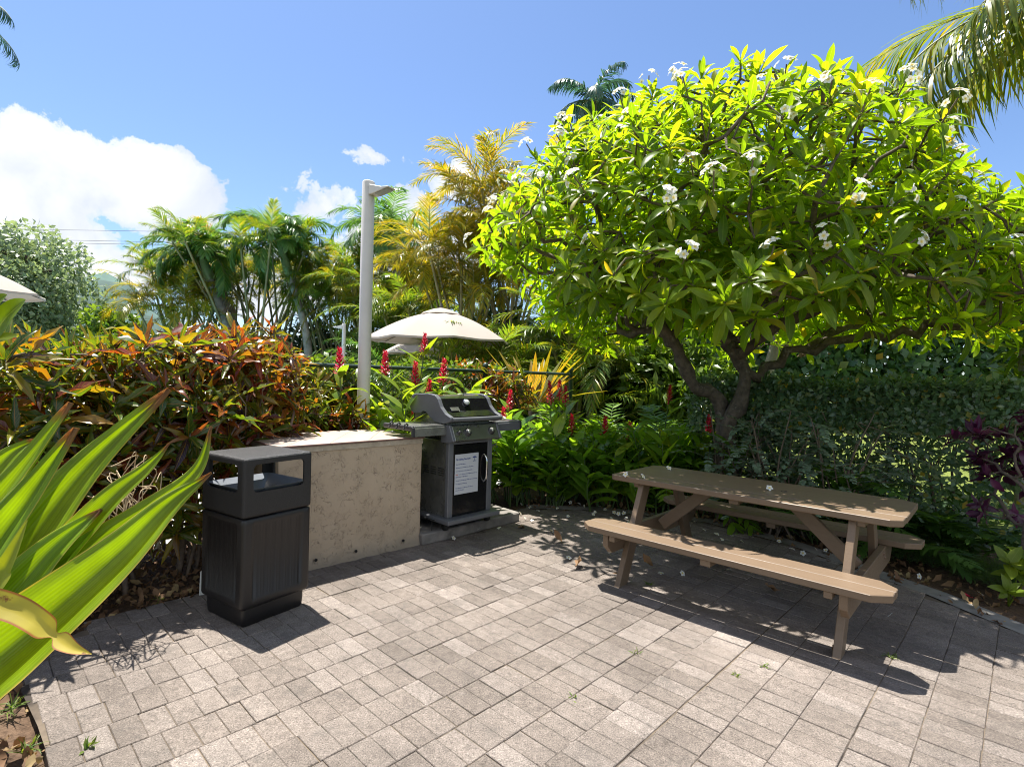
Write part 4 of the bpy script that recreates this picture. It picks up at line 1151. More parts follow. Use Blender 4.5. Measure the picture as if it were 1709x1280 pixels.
DARKGREEN = leafmat('dark_green_leaf', [(0, (.02, .05, .02)), (.6, (.035, .08, .03)), (1, (.06, .115, .035))], .4, .28, (1.8, 1.8, .7), spec=.5)
def tree(label, name, c, r, nl, rs, nleaf, T, L, W, lm, trunk_r, ft, cat='tree', group=None):
    t = thing(name, label, cat, ft, 0, group); F = V3(*ft)
    lp = make_lumps(np.array(c)-F, r, nl, rs)
    mb = MB(); lumps_foliage(mb, lp, nleaf, T, L, W); mb.build('crown', lm, t)
    at_ = np.array([x[0] for x in lp]); hgt = max(.3, c[2]-r[2])
    tr = [V3(0, 0, 0), V3(.05, 0, hgt*.5), V3(0, 0, hgt)]
    ps, pr, en = grow(tr, [-1, 0, 1], at_, .4*max(r)/3, .5*max(r)/3, 40, .2)
    mb = MB(); skin_tree(mb, ps, pr, en, trunk_r*.22, 2.2, 6, trunk_r); mb.build('trunk', BARK, t)
    return t
c = at(30, 505, Y=26)
tree('broad grey green tree beyond the pool at the left edge', 'broadleaf_tree', (c[0], c[1], 4.6), (5.2, 4., 3.7), 34, .34, 15000, TOV1, .30, .17, GREYGREEN, .3, (c[0], c[1], 0))
c = at(218, 530, Y=23)
tree('rounded bright green bush between the grey green tree and the palms', 'rounded_bush', (c[0], c[1], 2.4), (2.1, 1.8, 2.1), 16, .42, 5000, TOV1, .26, .2, MIDGREEN, .12, (c[0], c[1], 0), 'bush')
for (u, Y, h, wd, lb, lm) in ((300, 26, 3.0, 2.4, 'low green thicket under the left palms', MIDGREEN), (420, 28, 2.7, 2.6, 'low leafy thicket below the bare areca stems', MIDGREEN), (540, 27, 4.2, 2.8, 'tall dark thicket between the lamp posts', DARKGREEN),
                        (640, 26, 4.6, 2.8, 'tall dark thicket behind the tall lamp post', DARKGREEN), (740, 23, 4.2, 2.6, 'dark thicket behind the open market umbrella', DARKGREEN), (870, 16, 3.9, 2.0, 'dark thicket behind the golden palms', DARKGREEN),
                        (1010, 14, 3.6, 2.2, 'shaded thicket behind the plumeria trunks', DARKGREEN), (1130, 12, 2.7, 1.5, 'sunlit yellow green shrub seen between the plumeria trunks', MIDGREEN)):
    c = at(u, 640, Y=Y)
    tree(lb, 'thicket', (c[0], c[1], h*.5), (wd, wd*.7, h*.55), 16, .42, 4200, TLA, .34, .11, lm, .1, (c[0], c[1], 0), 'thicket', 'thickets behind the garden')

def hedge_foliage(mb, p0, p1, hw, z0, z1, n, T, L, W, mat=0, gapf=None, topround=.15):
    p0, p1 = V3(*p0), V3(*p1); t = norm(p1-p0); s = V3(-t[1], t[0], 0); Ln = np.linalg.norm(p1-p0)
    a = rng.uniform(-.02, 1.02, n); f = rng.random(n)
    y = rng.uniform(-1, 1, n); z = rng.uniform(0, 1, n)
    face = rng.random(n)
    nrm = np.zeros((n, 3))
    fr = face < .62; y[fr] = -1+np.abs(rng.normal(0, .18, fr.sum())); nrm[fr] = -s
    tp = (face >= .62) & (face < .88); z[tp] = 1-np.abs(rng.normal(0, .06, tp.sum())); nrm[tp] = V3(0, 0, 1)
    nrm[face >= .88] = V3(0, 0, 1)
    wob = .07*np.sin(a*Ln*3.1)+.05*np.sin(a*Ln*7.3+1)+.03*np.sin(z*11+a*Ln*5)
    yy = y*hw*(1+wob*1.2)*(1-topround*z**4); zz = z0+(z1-z0)*z*(1+wob*.25)
    P = p0+t*(a*Ln)[:, None]+s*yy[:, None]+V3(0, 0, 1)*zz[:, None]+rng.normal(0, .03, (n, 3))
    if gapf is not None:
        kp = gapf(a, z); P, nrm = P[kp], nrm[kp]; n = len(P)
    D = norm(nrm*.35+rng.normal(0, .8, (n, 3))+V3(0, 0, -.15)); U = norm(nrm+rng.normal(0, .5, (n, 3))+V3(0, 0, .35))
    sz = rng.uniform(.65, 1.25, n); scatter(mb, T, P, D, U, L*sz, W*sz, mat)
def hedge_stems(mb, p0, p1, hw, z1, n, r, forks=3):
    p0, p1 = V3(*p0), V3(*p1)
    for i in range(n):
        b = p0+(p1-p0)*rng.random()+V3(*rng.normal(0, hw*.35, 2), 0); b[2] = -.03
        tp = b+V3(*rng.normal(0, .12, 2), z1*rng.uniform(.5, .75)); tube(mb, spline([b, (b+tp)/2+rng.normal(0, .04, 3), tp], 4), np.linspace(r, r*.7, 9), 6)
        for q in range(forks):
            e = tp+V3(*rng.normal(0, .22, 2), z1*rng.uniform(.15, .38)); tube(mb, spline([tp, (tp+e)/2+rng.normal(0, .04, 3), e], 4), np.linspace(r*.6, r*.3, 9), 5)

# clipped hedge behind the table
HEDGELEAF = leafmat('small_hedge_leaf', [(0, (.07, .13, .06)), (.5, (.11, .19, .095)), (.85, (.16, .24, .12)), (.97, (.19, .23, .09)), (1, (.40, .28, .03))], .30, .36, (1.9, 1.9, .7), spec=.7)
h0, h1 = (2.50, 6.72, 0), (4.55, 4.72, 0)
hd = thing('clipped_hedge', 'waist high clipped hedge with small dark leaves behind the picnic table', 'hedge', (0, 0, 0))
hd.location = h0; O = V3(*h0)
mb = MB()
seedg = rng.uniform(0, 9)
gap = lambda a, z: (rng.random(len(a)) < np.clip((z-.05)*2.2, .55, 1)*(1-.50*((a > .48) & (z < .70))))
hedge_foliage(mb, V3(0, 0, 0), V3(*h1)-O, .46, .12, 1.54, 27000, TOV, .068, .041, 0, gap)
mb.build('foliage', HEDGELEAF, hd)
mb = MB(); hedge_stems(mb, V3(0, 0, 0), V3(*h1)-O, .4, 1.3, 26, .014); mb.build('stems', TWIG, hd)
# pinnate sprays in front of it
SILV = leafmat('silvery_pinnate_leaf', [(0, (.14, .21, .15)), (1, (.23, .31, .23))], .42, .36, (1.5, 1.6, .8), spec=.4)
TR = [strip(3, ovat, .2), strip(3, ovat, .5)]
for (sx0, sy0, slb) in ((2.72, 5.35, 'silvery green shrub with paired round leaflets behind the middle of the tabletop'), (2.42, 5.78, 'silvery green shrub in deep shade just right of the plumeria trunk'), (3.12, 5.02, 'sparse silvery shrub with bare twigs behind the right end of the tabletop')):
  sp = thing('silvery_shrub', slb, 'shrub', (sx0, sy0, 0), rng.uniform(0, 6), 'silvery shrubs in front of the clipped hedge')
  ml, ms = MB(), MB()
  for i in range(10):
      a = rng.uniform(0, 6.28); b = V3(*rng.normal(0, .12, 2), 0); tp = V3(math.cos(a)*.35, math.sin(a)*.25, rng.uniform(.7, 1.25))
      tube(ms, spline([b, (b+tp)/2+rng.normal(0, .06, 3), tp], 5), np.linspace(.012, .005, 11), 5)
      for q in range(8): frond(ml, tp-V3(0, 0, .09*q), a+rng.normal(0, 1.1), rng.uniform(-.1, .7), rng.uniform(.28, .45), rng.uniform(.4, 1.3), 11, .056, .036, .1, TR, 1.3, .9, .1, .003)
  ms.build('stems', TWIG, sp); ml.build('foliage', [TWIG, SILV], sp)

# tall dark hedge of heart-shaped leaves across the lawn
BIGLEAF = leafmat('heart_shaped_leaf', [(0, (.035, .09, .04)), (.6, (.06, .135, .055)), (.93, (.10, .18, .055)), (.97, (.15, .22, .04)), (1, (.36, .2, .04))], .38, .36, (1.9, 1.9, .6), spec=.5)
th_ = thing('tall_hedge', 'tall dark hedge of heart shaped leaves across the lawn', 'hedge', (3.4, 15.2, .3))
mb = MB(); hedge_foliage(mb, (0, 0, 0), (19, -1.2, 0), 1.1, .0, 3.45, 17000, TOV1, .24, .21)
hedge_foliage(mb, (0, .9, 0), (19, -.3, 0), .6, .0, 3.3, 7000, TOV1, .36, .32)
mb.build('foliage', BIGLEAF, th_)
mb = MB(); hedge_stems(mb, (0, 0, 0), (19, -1.2, 0), .5, 2.6, 50, .035); mb.build('stems', BARK, th_)

# vine hedge along the fence
vh = thing('fence_vine_hedge', 'tangled green vine hedge on the pool fence between croton and umbrella', 'hedge', tuple(FENCE0+Adir*.9+V3(-.72, .69, 0)*.28))
mb = MB(); e_ = Adir*3.3
hedge_foliage(mb, (0, 0, 0), e_, .2, 1.0, 1.62, 2200, TOV1, .085, .06)
mb.build('foliage', MIDGREEN, vh)
mb = MB(); hedge_stems(mb, (0, 0, 0), e_, .15, 1.6, 40, .008, 5); mb.build('stems', TWIG, vh)

# ------------------------------------------------------------------ croton hedge
def crotonmat(nm, st): return leafmat(nm, st, .24, .45, (2.0, 1.85, .5), mid=((.40, .20, .03), .06), veins=((.22, .21, .02), 60, .4), spec=.6)
CR1 = crotonmat('croton_leaf_green_gold', [(0, (.03, .065, .014)), (.25, (.05, .10, .016)), (.45, (.11, .165, .017)), (.60, (.22, .20, .018)), (.70, (.26, .11, .018)), (.80, (.20, .035, .022)), (.94, (.06, .022, .025)), (1, (.03, .02, .025))])
CR2 = crotonmat('croton_leaf_orange_red', [(0, (.04, .055, .016)), (.25, (.08, .115, .016)), (.42, (.16, .14, .017)), (.55, (.24, .08, .018)), (.70, (.21, .03, .024)), (.86, (.08, .022, .028)), (1, (.035, .02, .022))])
CR3 = crotonmat('croton_leaf_yellow_green', [(0, (.06, .10, .016)), (.35, (.11, .17, .018)), (.65, (.24, .24, .02)), (.85, (.30, .19, .022)), (1, (.12, .04, .022))])
LC = leafset(5, lanc, .3, (.2, .7, 1.2, -.3), .10)
def croton(label, x, y, zc, rad, nros, lm, L=.25, W=.046, group='croton shrubs along the pool fence', nl=11):
    t = thing('croton_shrub', label, 'shrub', (x, y, 0), rng.uniform(0, 6), group)
    pts = []
    for _ in range(4000):
        d = norm(rng.normal(0, 1, 3))
        if d[2] < -.72: continue
        p = V3(0, 0, zc)+d*V3(*rad)*rng.uniform(.68, 1.0)*(1+.12*math.sin(d[0]*5+x)+.1*math.sin(d[1]*6+y))
        p[2] = min(p[2], zc+rad[2]*rng.uniform(.84, .92))
        if len(pts) and (np.linalg.norm(np.array(pts)-p, axis=1) < .15).any(): continue
        pts.append(p)
        if len(pts) >= nros: break
    pts = np.array(pts); h = max(.15, zc-rad[2]*.8)
    nodes, par = [], []
    for q in range(4):
        b = V3(*rng.normal(0, rad[0]*.28, 2), -.03); i0 = len(nodes)
        nodes += [b, b*.9+V3(*rng.normal(0, .03, 2), h*.5), b*.9+V3(*rng.normal(0, .05, 2), h)]
        par += [-1, i0, i0+1]
    ps, pr, en = grow(nodes, par, pts, .09, .13, 40, .28, .05)
    mb = MB(); skin_tree(mb, ps, pr, en, .0055, 2.3, 6, .03); mb.build('stems', TWIG, t)
    ok2 = en >= 0; P = pts[ok2]; A = norm(norm(P-ps[pr[en[ok2]]])*.6+norm(P-V3(0, 0, zc-.2))*.5+V3(0, 0, .45))
    mb = MB(); rosettes(mb, LC, P, A, nl, L, W, .5, 1.75, .25, ladd=.04); mb.build('foliage', lm, t)
    return t
for (x, y, zc, rad, nr, lm, lb) in (
    (-3.45, 2.75, 1.02, (.62, .62, .68), 82, CR1, 'green and gold croton at the far left behind the strap leaved plant'),
    (-2.82, 3.12, 1.04, (.58, .58, .68), 82, CR1, 'croton with orange midribs behind the tips of the strap leaves'),
    (-3.55, 3.55, 1.10, (.60, .60, .66), 60, CR3, 'yellow green croton in the back row at the left'),
    (-2.55, 3.72, 1.08, (.55, .55, .72), 82, CR1, 'green and orange croton just left of the trash can'),
    (-3.0, 4.15, 1.18, (.55, .55, .56), 60, CR2, 'orange topped croton in the back row behind the trash can'),
    (-2.30, 4.38, 1.22, (.50, .50, .66), 82, CR2, 'dark red croton rising behind the left end of the counter'),
    (-2.45, 5.02, 1.40, (.42, .42, .52), 50, CR2, 'small red croton against the fence behind the counter')):
    croton(lb, x, y, zc, rad, nr, lm)
for (x, y, zc, rad, nr, lm, lb) in (
    (-2.95, 3.72, .50, (.40, .36, .34), 26, CR1, 'knee high croton in front of the fence left of the trash can'),
    (-2.38, 4.02, .48, (.36, .34, .34), 26, CR3, 'knee high yellow green croton in the shade behind the trash can'),
    (-3.35, 3.25, .50, (.38, .36, .36), 26, CR2, 'knee high bronze croton behind the strap leaves'),
    (-2.12, 5.30, 1.28, (.34, .34, .34), 26, CR3, 'low open croton beside the fence mesh behind the counter'),
    (-2.0, 5.05, .96, (.34, .30, .30), 28, CR1, 'short bronze croton at the back edge of the counter top'),
    (-1.75, 5.35, .92, (.28, .28, .28), 24, CR2, 'short orange croton just left of the tall lamp post'),
    (-1.90, 5.85, 1.25, (.30, .30, .30), 24, CR1, 'croton with orange tips behind the lamp post'),
    (-.55, 7.3, 1.35, (.45, .4, .34), 40, CR2, 'reddish croton under the open market umbrella'),
    (-.15, 7.7, 1.30, (.42, .4, .34), 36, CR1, 'dark croton by the black fence post')):
    croton(lb, x, y, zc, rad, nr, lm, .22, .042)
# twining dry stems near the strap plant
dv = thing('dry_vine', 'tangle of dry tan vine strands hanging in the croton hedge', 'dry vine', tuple(at(205, 800, Y=2.95)))
mb = MB()
for i in range(26):
    a = rng.normal(0, .07, 3); P = [a, a+rng.normal(0, .06, 3), a+rng.normal(0, .08, 3)+V3(0, 0, -.12), a+rng.normal(0, .06, 3)+V3(-.02, 0, -.28)]
    tube(mb, spline(P, 5), .0028, 4, caps=False)
mb.build('strands', plain('dry_straw', (.42, .32, .19), .9), dv)

# ------------------------------------------------------------------ big strap leaved plant in the foreground
STRAP = leafmat('strap_leaf', [(0, (.13, .215, .006)), (1, (.16, .245, .008))], .33, .45, (2.6, 2.4, .5), edge=((.36, .30, .06), .03), veins=None, spec=.5, ribs=.16, spots=((.30, .26, .05), 22, .70), tip=((.22, .11, .03), .955))
STRAPY = leafmat('young_yellow_leaf', [(0, (.18, .21, .012)), (1, (.2, .22, .015))], .36, .5, (2.3, 2.1, .6))
WITHER = leafmat('withered_leaf', [(0, (.46, .38, .05)), (1, (.48, .40, .06))], .45, .4, (1.6, 1.5, .6), spots=((.20, .07, .03), 30, .60), edge=((.34, .12, .03), .10))
def blade(mb, P, W, prof, up, fold=.25, mat=0, m=10, nc=6, ripple=.0):
    C = spline(P, m); n = len(C); T = np.gradient(C, axis=0); T = norm(T); s = np.linspace(0, 1, n)
    up = np.asarray(up, float); X = norm(np.cross(T, up)); Z = np.cross(X, T)
    w_ = W*prof(s)*.5; w_[-1] = .001
    V = []; UV = []
    for j in range(nc+1):
        q = -1+2*j/nc
        V.append(C+X*(w_*q)[:, None]+Z*(w_*fold*(abs(q)**1.15)+ripple*W*np.sin(q*9+s*2)*.06)[:, None]); UV.append(np.stack([np.full(n, (q+1)/2), s], 1))
    V = np.stack(V, 1).reshape(-1, 3); UV = np.stack(UV, 1).reshape(-1, 2)
    i = np.arange(n-1)[:, None]*(nc+1)+np.arange(nc)[None]
    mb.add(V, np.stack([i, i+1, i+nc+2, i+nc+1], -1).reshape(-1, 4), mat, UV)
stp = thing('strap_leaved_plant', 'huge bright green strap leaved plant in the left foreground', 'plant', (-1.85, 1.42, 0)); SO = V3(-1.85, 1.42, 0)
prf = lambda t: np.clip(.55+.75*t, .5, 1)*np.clip((1-t)*1.9, 0, 1)**.75
prl = lambda t: np.clip(.5+1.1*t, .5, 1)*np.clip((1-t)*1.35, 0, 1)**.9
root = V3(-1.85, 1.42, .12)
def pl_(*px): return [root-SO, (root*.55+at(px[0][0]-60, px[0][1]+60, Y=px[0][2])*.45)-SO]+[at(u, v, Y=Y)-SO for (u, v, Y) in px]
UPc = V3(.25, -.8, .62)
mbs = []
for (px, W, pf, up, rp) in (
    ([(-60, 930, 1.62), (-10, 868, 1.66), (55, 775, 1.7), (119, 672, 1.76)], .135, prf, V3(-.2, -.9, .45), 1),
    ([(-70, 905, 1.7), (-30, 830, 1.75), (20, 765, 1.8), (62, 733, 1.85)], .12, prf, UPc, 1),
    ([(-60, 1020, 1.5), (-10, 935, 1.54), (62, 825, 1.58), (128, 714, 1.62)], .16, prf, V3(.1, -.85, .6), 1),
    ([(-50, 1090, 1.55), (30, 960, 1.62), (150, 790, 1.75), (283, 650, 1.9)], .205, prf, V3(.25, -.75, .7), 1),
    ([(-40, 1120, 1.5), (60, 985, 1.58), (180, 845, 1.68), (245, 785, 1.75), (283, 740, 1.8)], .135, prl, V3(.3, -.75, .6), .5),
    ([(-20, 1110, 1.5), (110, 965, 1.6), (245, 865, 1.72), (330, 790, 1.82), (353, 712, 1.86)], .155, prl, V3(.1, -.85, .65), .6),
    ([(-80, 1180, 1.36), (70, 1050, 1.44), (200, 935, 1.56), (285, 845, 1.66), (353, 789, 1.74)], .225, prl, V3(.35, -.8, .55), .5),
    ([(-80, 1120, 1.42), (20, 1010, 1.5), (100, 915, 1.58), (170, 850, 1.66)], .15, prf, V3(.3, -.6, .8), .7)):
    mb = MB(); blade(mb, pl_(*px), W*1.18, pf, up, .95, 0, 10, 8, rp); mb.build('leaf', STRAP, stp)
mb = MB(); blade(mb, pl_((-30, 1010, 1.32), (10, 945, 1.33), (46, 868, 1.36)), .07, prf, UPc, .4); tag(mb.build('leaf', STRAPY, stp), 'short young yellow leaf')
mb = MB(); blade(mb, [at(-90, 1010, Y=1.27)-SO, at(-30, 1004, Y=1.25)-SO, at(25, 1016, Y=1.26)-SO, at(62, 1036, Y=1.26)-SO, at(92, 1060, Y=1.26)-SO, at(122, 1081, Y=1.25)-SO, at(153, 1091, Y=1.25)-SO], .066, lambda t: np.clip(1.05-.45*t, 0, 1)*np.clip((1-t)*3.2, 0, 1)**.8*(1-.72*np.exp(-((t-.665)/.045)**2)), V3(.1, -.8, .6), .35)
tag(mb.build('leaf', WITHER, stp), 'withered folded leaf with brown spots')
mb = MB(); tube(mb, [(0, 0, -.05), (0, 0, .12), (.02, 0, .25)], [.07, .06, .03], 10); mb.build('stem', CANE, stp)
# broad leaf intruding at the left edge
LIME = leafmat('lime_broad_leaf', [(0, (.13, .2, .015)), (1, (.18, .23, .02))], .4, .5, (2.2, 2.1, .5), mid=((.25, .3, .06), .03))
q0 = at(-60, 640, Y=2.55)
lb_ = thing('lime_leaved_shrub', 'lime green broad leaved shrub poking in at the left edge', 'shrub', (q0[0]-.1, q0[1], 0)); LO = V3(q0[0]-.1, q0[1], 0)
mb = MB(); tube(mb, spline([(0, 0, -.03), (.02, .02, .8), tuple(at(-50, 600, Y=2.55)-LO)], 6), .014, 6)
for (a, b, W) in (((-30, 590), (43, 500), .13), ((-40, 560), (12, 492), .09), ((-60, 560), (-10, 470), .12), ((-50, 600), (30, 560), .06), ((-70, 610), (-120, 520), .12)):
    A_, B_ = at(*a, Y=2.55)-LO, at(*b, Y=2.5)-LO; blade(mb, [A_, (A_+B_)/2+V3(0, 0, .03), B_], W, lambda t: obov(t*.97+.02), V3(.2, -.8, .5), .2, 1)
mb.build('foliage', [TWIG, LIME], lb_)

# ------------------------------------------------------------------ red gingers
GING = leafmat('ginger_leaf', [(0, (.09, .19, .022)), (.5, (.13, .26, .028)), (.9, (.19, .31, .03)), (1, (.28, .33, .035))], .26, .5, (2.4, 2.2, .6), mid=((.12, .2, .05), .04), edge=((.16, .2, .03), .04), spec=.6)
GINGL = leafmat('sunlit_ginger_leaf', [(0, (.09, .17, .018)), (.5, (.14, .23, .02)), (.9, (.20, .28, .022)), (1, (.27, .29, .024))], .3, .52, (2.3, 2.1, .6), mid=((.18, .26, .06), .04), edge=((.26, .28, .04), .04), spec=.6)  # yellower copy of the ginger leaf, with backlight put into its colour
REDB = leafmat('red_ginger_bract', [(0, (.40, .008, .03)), (.6, (.55, .016, .055)), (1, (.66, .04, .11))], .35, .25, (1.5, .8, .9), spec=.5)
LG = leafset(6, lanc, .22, (.3, .7, 1.1), .05); BR = leafset(2, ovat, .5, (-.6, -.2))
def cane(ml, ms, b, tp, nleaf, L, W, phi):
    mid = (b+tp)/2+V3(*rng.normal(0, .03, 2), 0); C = spline([b, mid, tp], 6); tube(ms, C, np.linspace(.011, .006, len(C)), 6)
    f = np.linspace(.22, .97, nleaf); P = np.stack([np.interp(f, np.linspace(0, 1, len(C)), C[:, i]) for i in range(3)], 1)
    ax = norm(tp-b); s = np.where(np.arange(nleaf) % 2 == 0, 1., -1.)
    ph = phi+rng.normal(0, .25, nleaf); H = np.stack([np.cos(ph), np.sin(ph), np.zeros(nleaf)], 1)*s[:, None]
    el = rng.uniform(.55, 1.2, nleaf); D = np.cos(el)[:, None]*H+np.sin(el)[:, None]*ax
    U = -np.sin(el)[:, None]*H+np.cos(el)[:, None]*ax
    sz = rng.uniform(.8, 1.15, nleaf)*(.7+.3*np.sin(PI*f)); scatter(ml, LG, P, D, U, L*sz, W*sz)
def spike(parent, c, ax, h):
    mb = MB(); n = 46; f = np.arange(n)/n; a = f*n*2.39996; ax = norm(ax)
    u = norm(np.cross(ax, V3(.3, 1, 0))); v = np.cross(ax, u); R = np.cos(a)[:, None]*u+np.sin(a)[:, None]*v
    rad = .016*(1-f*.7); P = c+ax*(f*h)[:, None]+R*rad[:, None]
    D = ax*(.75+.6*f)[:, None]+R*(1.0-f*.6)[:, None]; scatter(mb, BR, P, D, R*.2-ax*.6*0+R, .052*(1-.35*f)*h/.19, .032*(1-.35*f)*h/.19)
    tube(mb, [c-ax*.03, c+ax*h*.95], [.009, .004], 6); return mb.build('flower', REDB, parent)
def ginger(label, flowers, fill, group, L=.42, W=.15, ctr=None, fr=.26, fh=(.45, .95)):
    """flowers: (u, v of the spike's middle, distance)"""
    F = [at(u, v, Y=Y) for (u, v, Y) in flowers]
    c = np.mean(F, 0) if ctr is None else V3(*ctr); r0 = V3(c[0], c[1], 0)
    t = thing('red_ginger', label, 'flowering plant', r0, 0, group); ml, ms = MB(), MB(); sp = []
    for p in F:
        q = p-r0; h = rng.uniform(.2, .27); tp = q-V3(0, 0, h/2); b = V3(q[0]*.6+rng.normal(0, .05), q[1]*.6+rng.normal(0, .05), -.03)
        cane(ml, ms, b, tp, int(9+tp[2]*4), L, W, rng.uniform(0, PI)); sp.append((tp, norm(tp-b), h))
    for i in range(fill):
        a = rng.uniform(0, 6.28); b = V3(math.cos(a), math.sin(a), 0)*fr*rng.random()**.5; h = rng.uniform(*fh)
        cane(ml, ms, b-V3(0, 0, .03), b+V3(math.cos(a)*.28*h, math.sin(a)*.28*h, h), int(6+h*6), L, W, a+PI/2+rng.normal(0, .5))
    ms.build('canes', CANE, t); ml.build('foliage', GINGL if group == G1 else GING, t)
    for s_ in sp: spike(t, *s_)
G1 = 'red gingers behind the counter and grill'; G2 = 'red gingers in the bed beside the grill'
ginger('red ginger with one tall bloom just left of the lamp post', [(568, 604, 5.38)], 4, G1, fh=(.9, 1.45), L=.44, W=.12)
ginger('red ginger with one bloom close to the right side of the lamp post', [(643, 608, 5.72)], 9, G1, fh=(.9, 1.5), fr=.3, L=.46, W=.125)
ginger('red ginger whose bloom stands highest, in front of the rear umbrella', [(708, 573, 6.1), (694, 625, 6.0)], 9, G1, fh=(1.0, 1.6), fr=.32, L=.46, W=.125)
ginger('red ginger with a bloom directly above the grill hood', [(740, 620, 6.2), (716, 652, 5.95)], 9, G1, fh=(.9, 1.45), fr=.32, L=.46, W=.125)
ginger('leafy yellow green ginger filling the gap left of the grill hood', [(690, 700, 5.7)], 10, G1, fh=(.75, 1.3), fr=.35, L=.46, W=.125)
ginger('red ginger with two blooms right of the grill side shelf', [(851, 668, 6.7), (842, 697, 6.5)], 7, G2)
ginger('red ginger carrying the tallest cluster of blooms in front of the green post', [(920, 655, 6.8), (934, 650, 7.0), (944, 660, 7.1)], 7, G2, fh=(.6, 1.1))
ginger('red ginger with one bloom low beside the grill cabinet', [(908, 738, 6.5)], 8, G2)
ginger('red ginger with a thin dark bloom behind the low one', [(955, 708, 6.7)], 6, G2)
ginger('red ginger with a plump bloom midway between grill and table', [(1009, 715, 6.5)], 7, G2)
ginger('red ginger with bloom and white bud left of the tabletop', [(1052, 722, 6.45), (1063, 738, 6.4)], 7, G2)
ginger('tall red ginger with the bloom in front of the plumeria trunks', [(1116, 657, 6.7)], 6, G2, L=.4, W=.11)
ginger('red ginger with a bloom low behind the tabletop corner', [(1112, 742, 6.3)], 7, G2)
ginger('red ginger with the rightmost bloom, below the plumeria trunk', [(1182, 712, 6.1)], 7, G2)
ginger('red ginger with the lowest bloom at the bed edge', [(931, 772, 6.38)], 8, G2, fh=(.35, .7))
ginger('broad leaved ginger without blooms hanging over the bed edge left of the table', [], 9, G2, L=.40, W=.14, ctr=(1.02, 6.28, 0), fh=(.3, .75))
ginger('broad leaved ginger without blooms behind the left end of the far bench', [], 9, G2, L=.38, W=.13, ctr=(1.62, 6.12, 0), fh=(.3, .8))
ginger('leafy ginger without blooms right behind the grill', [], 9, G2, ctr=(-.05, 6.6, 0), fh=(.5, 1.15), fr=.35)
ginger('leafy ginger without blooms beside the right grill shelf', [], 9, G2, ctr=(.33, 6.5, 0), fh=(.4, 1.0), fr=.3)

# yellow striped flax-like clump by the fence
FLAX = leafmat('yellow_striped_leaf', [(0, (.10, .13, .015)), (.4, (.24, .21, .02)), (.75, (.32, .2, .03)), (1, (.12, .14, .02))], .4, .5, (2., 1.7, .5), mid=((.09, .12, .02), .12))
c = at(890, 640, Y=8.8); fx = thing('striped_flax', 'yellow and orange striped sword leaved clump behind the fence rail', 'plant', (c[0], c[1], 0))
mb = MB()
for i in range(40):
    a = i*2.39996; e = rng.uniform(.35, 1.3); L_ = rng.uniform(.95, 1.4); d = V3(math.cos(a)*math.cos(e), math.sin(a)*math.cos(e), math.sin(e)); b = V3(0, 0, .95)+V3(math.cos(a), math.sin(a), 0)*.05
    blade(mb, [b, b+d*L_*.5, b+d*L_+V3(0, 0, -.16*math.cos(e))], .125, prf, V3(-math.cos(a)*math.sin(e), -math.sin(a)*math.sin(e), math.cos(e)), .3, m=5, nc=2)
mb.build('foliage', FLAX, fx)
mb = MB(); tube(mb, [(0, 0, -.05), (.02, 0, .5), (0, 0, 1.0)], .07, 8); mb.build('stem', BARK, fx)

# ------------------------------------------------------------------ ferns
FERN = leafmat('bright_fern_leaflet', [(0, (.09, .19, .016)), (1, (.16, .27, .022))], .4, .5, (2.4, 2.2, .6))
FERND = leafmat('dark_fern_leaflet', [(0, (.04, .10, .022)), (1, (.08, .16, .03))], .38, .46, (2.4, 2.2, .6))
def fern_proto(name, label, cat, group, n, L, ll, lw, lm, e=(.7, 1.45), bend=(.8, 1.7), nl=20):
    t = thing(name, label, cat, (0, 0, 0), 0, group); mb = MB()
    for i in range(n): frond(mb, V3(*rng.normal(0, .05, 2), -.02), i*2.39996+rng.normal(0, .3), rng.uniform(*e), L*rng.uniform(.75, 1.1), rng.uniform(*bend), nl, ll, lw, .1, LLS, 1.25, .7, .12, .005)
    mb.build('fronds', [CANE, lm], t); return t
G3, G4 = 'bright ferns behind the red gingers', 'dark ferns between hedge and patio'
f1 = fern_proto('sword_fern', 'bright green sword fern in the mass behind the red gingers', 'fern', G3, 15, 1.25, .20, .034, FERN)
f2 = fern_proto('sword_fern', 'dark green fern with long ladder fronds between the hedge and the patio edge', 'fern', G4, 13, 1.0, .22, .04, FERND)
sp1 = [(.85, 8.3), (1.3, 8.0), (1.75, 8.35), (2.2, 8.1), (1.25, 7.5), (1.55, 8.8), (2.55, 7.6), (2.0, 6.75), (.95, 7.6), (2.6, 8.6)]
sp2 = [(3.4, 4.85), (2.95, 5.2), (3.95, 4.7), (3.65, 5.05), (3.3, 5.35)]
for pr_, spots_ in ((f1, sp1), (f2, sp2)):
    for i, (x, y) in enumerate(spots_):
        o = pr_ if i == 0 else copy_tree(pr_)
        o.location = (x, y, 0); o.rotation_euler = (0, 0, i*1.7); s_ = .8+.35*((i*37) % 10)/10; s_ *= 1.35 if pr_ is f1 else 1.15
        o.scale = (s_, s_, s_)
# feathery ground cover
FEATH = leafmat('feathery_leaf', [(0, (.06, .14, .02)), (1, (.11, .21, .03))], .5, .45, (2.1, 2., .6))
mb = MB(); TT = [strip(1, lanc, .1)]
for i in range(330):
    t_ = rng.random(); base = (V3(2.78, 5.25, 0)*(1-t_)+V3(3.75, 3.15, 0)*t_)+V3(.25+.45*rng.random(), .1+.35*rng.random(), 0)
    for q in range(9):
        a = rng.uniform(0, 6.28); L_ = rng.uniform(.10, .26); e0 = rng.uniform(.5, 1.4)
        frond(mb, base, a, e0, L_, rng.uniform(.4, 1.3), 9, .034, .005, .3, TT, 1.0, .6, .15, .0014)
o = mb.build('feathery_ground_cover', [CANE, FEATH]); tag(o, 'feathery green ground cover along the bed edge right of the table', 'ground cover', kind='stuff')

